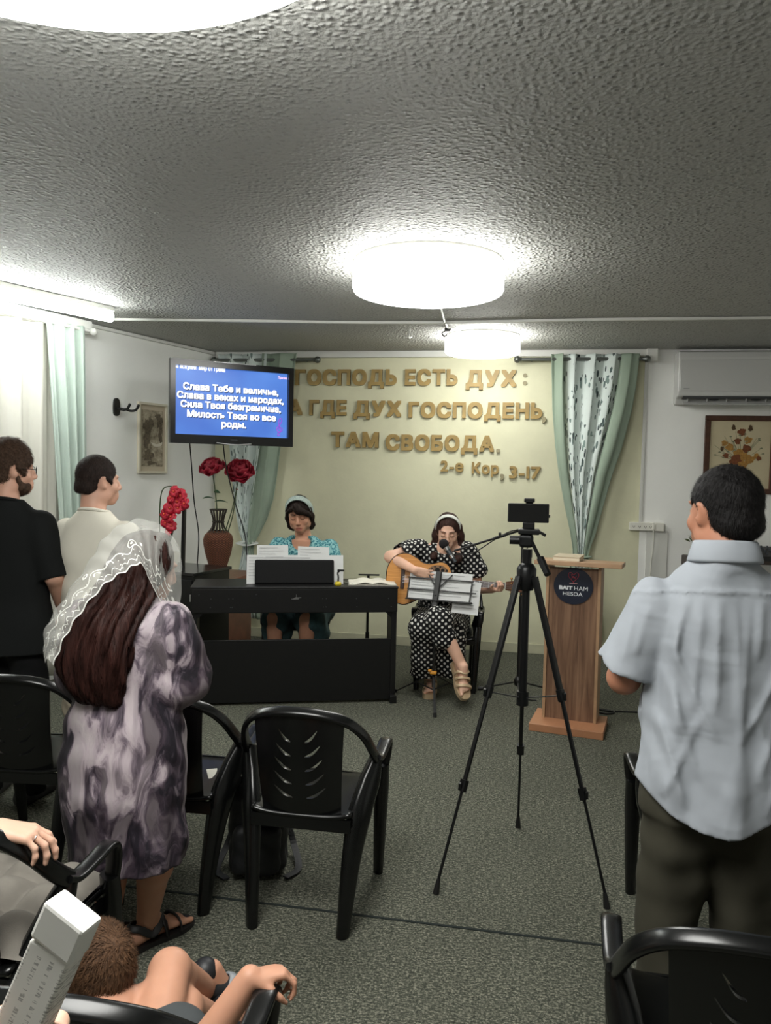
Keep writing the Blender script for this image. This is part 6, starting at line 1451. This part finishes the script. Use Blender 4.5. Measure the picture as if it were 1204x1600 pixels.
fin(bm, 'strings', mat('silver', (220, 220, 222), .3, 1.), t)
bm = NB(); ballm(bm, (-.25, 0, -.045), .009, 10, 8); fin(bm, 'strap_button', mat('silver', (220, 220, 222), .3, 1.), t, smooth=True)

# ------------------------------------------------------------------ pianist
t = thing('person', 'woman in a teal patterned top bending over the piano keys', 'person', (-1.72, 6.02, 0), 0)
M = frame((-.015, -.2, 1.335), PI+.16, .30, .1, 1.15)
S = SDF(); head(S, M, False, 1.08, .006); S.cone(M @ Vector((0, -.03, -.06)), (0, -.12, 1.13), .055, .066, .03); S.cone((-.15, -.11, 1.06), (.15, -.11, 1.06), .046, .046, .05)
S.loft([(.5, 0, .04, .17, .14), (.75, 0, -.02, .16, .12), (1.0, 0, -.1, .17, .11), (1.13, 0, -.13, .13, .075)], .04)
for sx in (-1, 1):
    sh, el, wr = (sx*.205, -.11, 1.07), (sx*.29, -.17, .87), (sx*.16, -.40, .835)
    S.chain([sh, el], [.05, .045], .03); S.chain([el, wr], [.046, .029], .02); hand(S, basis(wr, (-sx*.2, -1, -.12), (0, -.1, 1)), sx, (.35, .4, .4, .4))
    S.chain([(sx*.1, .02, .56), (sx*.13, -.44, .55), (sx*.12, -.42, .1)], [.1, .066, .04], .03); foot(S, frame((sx*.12, -.42, .012), PI))
S.build('body', .0065, SK_MID, t)
face_bits(t, M, mat('brow_dark', (50, 36, 32), .8), mat('lip_red', (158, 76, 72), .5))
def teal():
    m, n = tmat('teal_print', .8, .25); v = n.coord('Object'); a = n.voro(v, 70, 'F1'); b = n.noise(v, 60, 3, .6)
    n.link(n.ramp(n.math('ADD', n.math('MULTIPLY', a.outputs['Distance'], .5), n.math('MULTIPLY', b.outputs[0], .55)), [(.36, lin((40, 92, 108))), (.5, lin((74, 140, 148))), (.62, lin((140, 186, 186)))]), n.b.inputs['Base Color']); return m
TEAL = teal()
S = SDF(); S.loft([(.47, 0, .05, .2, .17), (.6, 0, .02, .195, .15), (.78, 0, -.02, .185, .14), (.95, 0, -.085, .2, .14), (1.06, 0, -.12, .205, .118), (1.13, 0, -.138, .165, .088), (1.165, 0, -.145, .1, .07)], .03)
for sx in (-1, 1): S.chain([(sx*.205, -.11, 1.065), (sx*.27, -.155, .93)], [.078, .075], .03)
S.ell((0, -.245, 1.135), (.098, .09, .1), .012, '-'); S.disp(wob(51, .005, 28))
for sx in (-1, 1): S.cone((sx*.29, -.165, .885), (sx*.31, -.18, .8), .09, .09, .004, '-')
S.build('blouse', .0065, TEAL, t)
bm = NB(); P = [(.092*math.sin(R(a)), -.226-.02*math.cos(R(a)), 1.108-.075*math.cos(R(a))+.01) for a in range(-120, 121, 10)]; 
bm.free()
S = SDF()
for sx in (-1, 1): S.chain([(sx*.1, .03, .56), (sx*.13, -.40, .545)], [.14, .105], .06); S.chain([(sx*.13, -.38, .53), (sx*.15, -.30, .42)], [.1, .12], .05)
S.disp(wob(52, .006, 24)); S.build('skirt', .008, mat('dark_teal_skirt', (44, 70, 72), .85, var=.3, vscale=20), t)
S = SDF(); S.ell((0, -.02, .032), (.08, .1, .097), .01, M=M); S.ell((0, -.08, -.06), (.055, .045, .06), .03, M=M)
for s in (-1, 1): S.chain([M @ Vector(p) for p in ((s*.07, .02, .05), (s*.082, .0, -.02), (s*.075, -.02, -.09), (s*.06, -.05, -.12))], [.02, .02, .02, .02], .02)
S.ell((0, .1, -.035), (.073, .085, .112), .012, '-', M=M)
S.chain([M @ Vector(p) for p in ((.0, .084, .092), (-.03, .099, .06), (-.062, .074, .03), (-.078, .03, -.005))], [.02, .021, .018, .012], .02); S.chain([M @ Vector(p) for p in ((.01, .086, .09), (.035, .095, .073), (.06, .075, .05))], [.016, .014, .012], .02); S.chain([M @ Vector(p) for p in ((-.012, .09, .085), (-.005, .103, .06), (-.045, .094, .045))], [.018, .015, .014], .02)
S.disp(wob(42, .002, 140)); o = S.build('hair', .0045, H_DARK, t, 0); c_ = M @ Vector((0, .03, .12)); strands(o, 1300, 6, .01, lambda p, n_: (p-c_)*4+Vector((0, 0, -.6)), .003, (.001, .003), 42, .12)
m, n = tmat('grey_green_band', .8); v = n.coord('Object'); n.link(n.ramp(n.voro(v, 120).outputs['Distance'], [(.2, lin((120, 138, 132))), (.6, lin((166, 178, 170)))]), n.b.inputs['Base Color'])
band_(t, M, .0, .028, .036, .062, m, .089, .104)

# ------------------------------------------------------------------ child curled up in the chair
CX, CY = -.78, 1.45
t = thing('person', 'child with light brown hair and bare arms curled up in an armchair', 'person', (CX, CY, 0), 0)
M = frame((-.15, .09, .555), R(62), -.35, .1, .86)
S = SDF(); head(S, M, True, .95); S.cone(M @ Vector((0, -.03, -.06)), (-.07, .02, .50), .042, .048, .03)
S.chain([(.07, -.1, .455), (-.06, -.02, .475)], [.08, .074], .04)
S.chain([(-.06, .06, .51), (.0, .12, .48), (.02, .2, .48)], [.038, .032, .026], .02)
S.chain([(.06, -.06, .465), (.0, .17, .52)], [.06, .047], .02); S.chain([(.0, .17, .52), (.01, .345, .36)], [.046, .03], .015)
S.chain([(.11, -.05, .45), (.045, .15, .45)], [.054, .043], .012); S.chain([(.045, .15, .45), (.06, .33, .29)], [.042, .029], .012)
Fc = basis((.005, .36, .33), (.75, .45, -.35), (.3, .2, .9)) @ Matrix.Scale(.74, 4); Fd = basis((.06, .345, .25), (.75, .45, -.35), (.3, .2, .9)) @ Matrix.Scale(.74, 4)
foot(S, Fc); foot(S, Fd)
S.chain([(.1, -.08, .49), (.16, -.03, .50), (.245, .035, .628)], [.04, .037, .026], .02)
hand(S, basis((.245, .035, .628), (.8, .5, .0), (-.1, .1, 1)) @ Matrix.Scale(.74, 4), 1, (.75, .8, .85, .9), thumb=(.5, .5))
S.build('body', .0048, SK_MID, t)
face_bits(t, M, mat('brow_brown', (92, 66, 54), .8), mat('lip_rose', (170, 96, 92), .5))
S = SDF(); short_hair(S, M, -.075, .06, .011, .0022, 190, 61, tall=.004); o = S.build('hair', .004, H_CHILD, t, 0); strands(o, 4200, 4, .009, crop_flow(M), .002, (0, .009), 61, .7)
S = SDF(); S.chain([(.08, -.1, .455), (-.055, -.02, .47)], [.09, .082], .04); S.chain([(.1, -.09, .485), (.13, -.06, .49)], [.055, .052], .02); S.disp(wob(62, .005, 30)); S.build('shirt', .006, mat('pale_grey_shirt', (172, 186, 188), .8, var=.08), t)
S = SDF(); S.chain([(.06, -.08, .47), (.05, -.01, .47)], [.084, .064], .04); S.chain([(.1, -.08, .465), (.09, .02, .47)], [.09, .076], .04); S.disp(wob(63, .005, 30)); S.build('shorts', .006, mat('dark_grey_shorts', (60, 64, 66), .85), t)
for Fm in (Fc, Fd):
    S = SDF(); S.cone((0, -.05, .03), (0, .1, .03), .045, .046, .02, M=Fm); S.ell((0, .14, .028), (.048, .055, .03), .02, M=Fm); S.cone((0, -.03, .08), (0, -.03, .05), .046, .045, .02, M=Fm)
    sh_ = S.build('shoe', .005, mat('child_shoe', (26, 27, 30), .5), t)
    bm = NB(); sweep(bm, [Fm @ p for p in catmull([(-.05, .06, .03), (-.035, .07, .068), (.0, .075, .082), (.035, .07, .068), (.05, .06, .03)], 5)], (.02, .008), hint=[tuple(Fm.to_3x3() @ Vector((x, 0, 1-abs(x)*8))) for x in (-.12, -.06, 0, .06, .12)], n=8, sq=4); fin(bm, 'shoe_strap', mat('silver_grey_strap', (136, 140, 144), .4), sh_, smooth=True)

# ------------------------------------------------------------------ hand resting on the cushioned chair, and the hand with the carton
t = thing('person', 'hand with a ring and its forearm resting on the cushioned armchair hoop', 'person', (-1.17, 1.69, .77), 0)
S = SDF(); Hm = basis((-.085, -.05, .035), (.86, .42, -.28), (.25, .1, .95)); S.chain([Hm @ Vector((0, -.02, 0)), (-.24, -.12, .10), (-.36, -.14, .30)], [.028, .042, .05], .02)
hand(S, Hm, -1, (.38, .42, .5, .55), spread=.12, thumb=(.5, .25)); S.build('body', .003, SK_FAIR, t)
bm = NB(); q = Hm @ Vector((.014, .1, -.004)); ax = (Hm.to_3x3() @ Vector((-.05, .9, -.35))).normalized(); u_ = ax.orthogonal().normalized(); w_ = ax.cross(u_)
tube(bm, [q+(u_*math.cos(2*PI*k/20)+w_*math.sin(2*PI*k/20))*.0098 for k in range(21)], .0014, 6); fin(bm, 'ring', mat('silver', (220, 220, 222), .3, 1.), t, smooth=True)
S = SDF(); S.chain([(-.29, -.13, .19), (-.37, -.14, .31)], [.06, .068], .02); S.build('sleeve', .005, mat('dark_sleeve', (44, 44, 48), .85), t)
CAR0, CAR1 = Vector((-.384, .537, 1.247)), Vector((-.354, .551, 1.326))
ax = (CAR1-CAR0).normalized()
CM = basis(CAR0, ax, Vector((.2, -.8, .6)))      # y along the carton, z towards the viewer
t = thing('carton', 'white narrow carton with small grey print held up by a hand', 'carton', CAR0); t.matrix_world = CM
m, n = tmat('printed_card', .55); tc = n.new('ShaderNodeTexCoord'); sp = n.new('ShaderNodeSeparateXYZ'); n.link(tc.outputs['Object'], sp.inputs[0])
vv = n.coord('Object', (60, 700, 60)); nz = n.noise(vv, 1., 2, .7)
colsx = n.math('LESS_THAN', n.math('ABSOLUTE', n.math('SUBTRACT', n.math('FRACT', n.math('MULTIPLY', sp.outputs[0], 85.)), .5)), .17)
pr = n.math('MULTIPLY', n.math('MULTIPLY', colsx, n.math('GREATER_THAN', nz.outputs[0], .54)), n.math('LESS_THAN', sp.outputs[1], .062))
n.link(n.mix(n.math('MULTIPLY', pr, .6), lin((238, 236, 230)), lin((112, 110, 108))), n.b.inputs['Base Color'])
bm = NB(); box(bm, (0, .004, 0), (.038, .13, .028), bev=.002); fin(bm, 'box', m, t)
bm = NB()
vs = box(bm, (0, .083, 0), (.041, .03, .031), bev=.003)
for v in vs: v.co.x *= 1-.0*(v.co.y-.12); v.co.y += v.co.x*-.15
fin(bm, 'white_lid', mat('lid_white', (236, 235, 230), .5), t)
t = thing('person', 'hand with thumb and fingers gripping the white printed carton', 'person', CAR0, 0); t.matrix_world = CM
S = SDF()
S.chain([(-.028, -.09, -.028), (-.07, -.18, -.04), (-.12, -.30, -.05)], [.03, .03, .04], .02); S.ell((-.015, -.055, -.03), (.036, .044, .016), .02)
S.chain([(-.043, -.075, -.014), (-.038, -.035, .012), (-.024, -.002, .024)], [.016, .0125, .009], .012)
for k in range(4):
    y = -.004-.0205*k; r_ = .0085 if k < 3 else .0074
    S.chain([(-.012, y-.02, -.026), (.018, y, -.024), (.0305, y+.003, -.005), (.028, y+.004, .012)], [r_+.001, r_, r_*.95, r_*.8], .006)
S.build('body', .0028, SK_FAIR, t)
# creases pressed into the cotton of the pale blue shirt
m = MATS['pale_blue_shirt']; n = NT(m)
v = n.coord('Object', (8, 8, 2.6), (0, .35, 0)); a = n.noise(v, 1., 2, .45, .5); v2 = n.coord('Object', (4, 4, 9), (.2, .5, 0)); b = n.noise(v2, 1., 2, .4, .6)
n.bump(n.math('ADD', a.outputs[0], n.math('MULTIPLY', b.outputs[0], .8)), .5, .025)
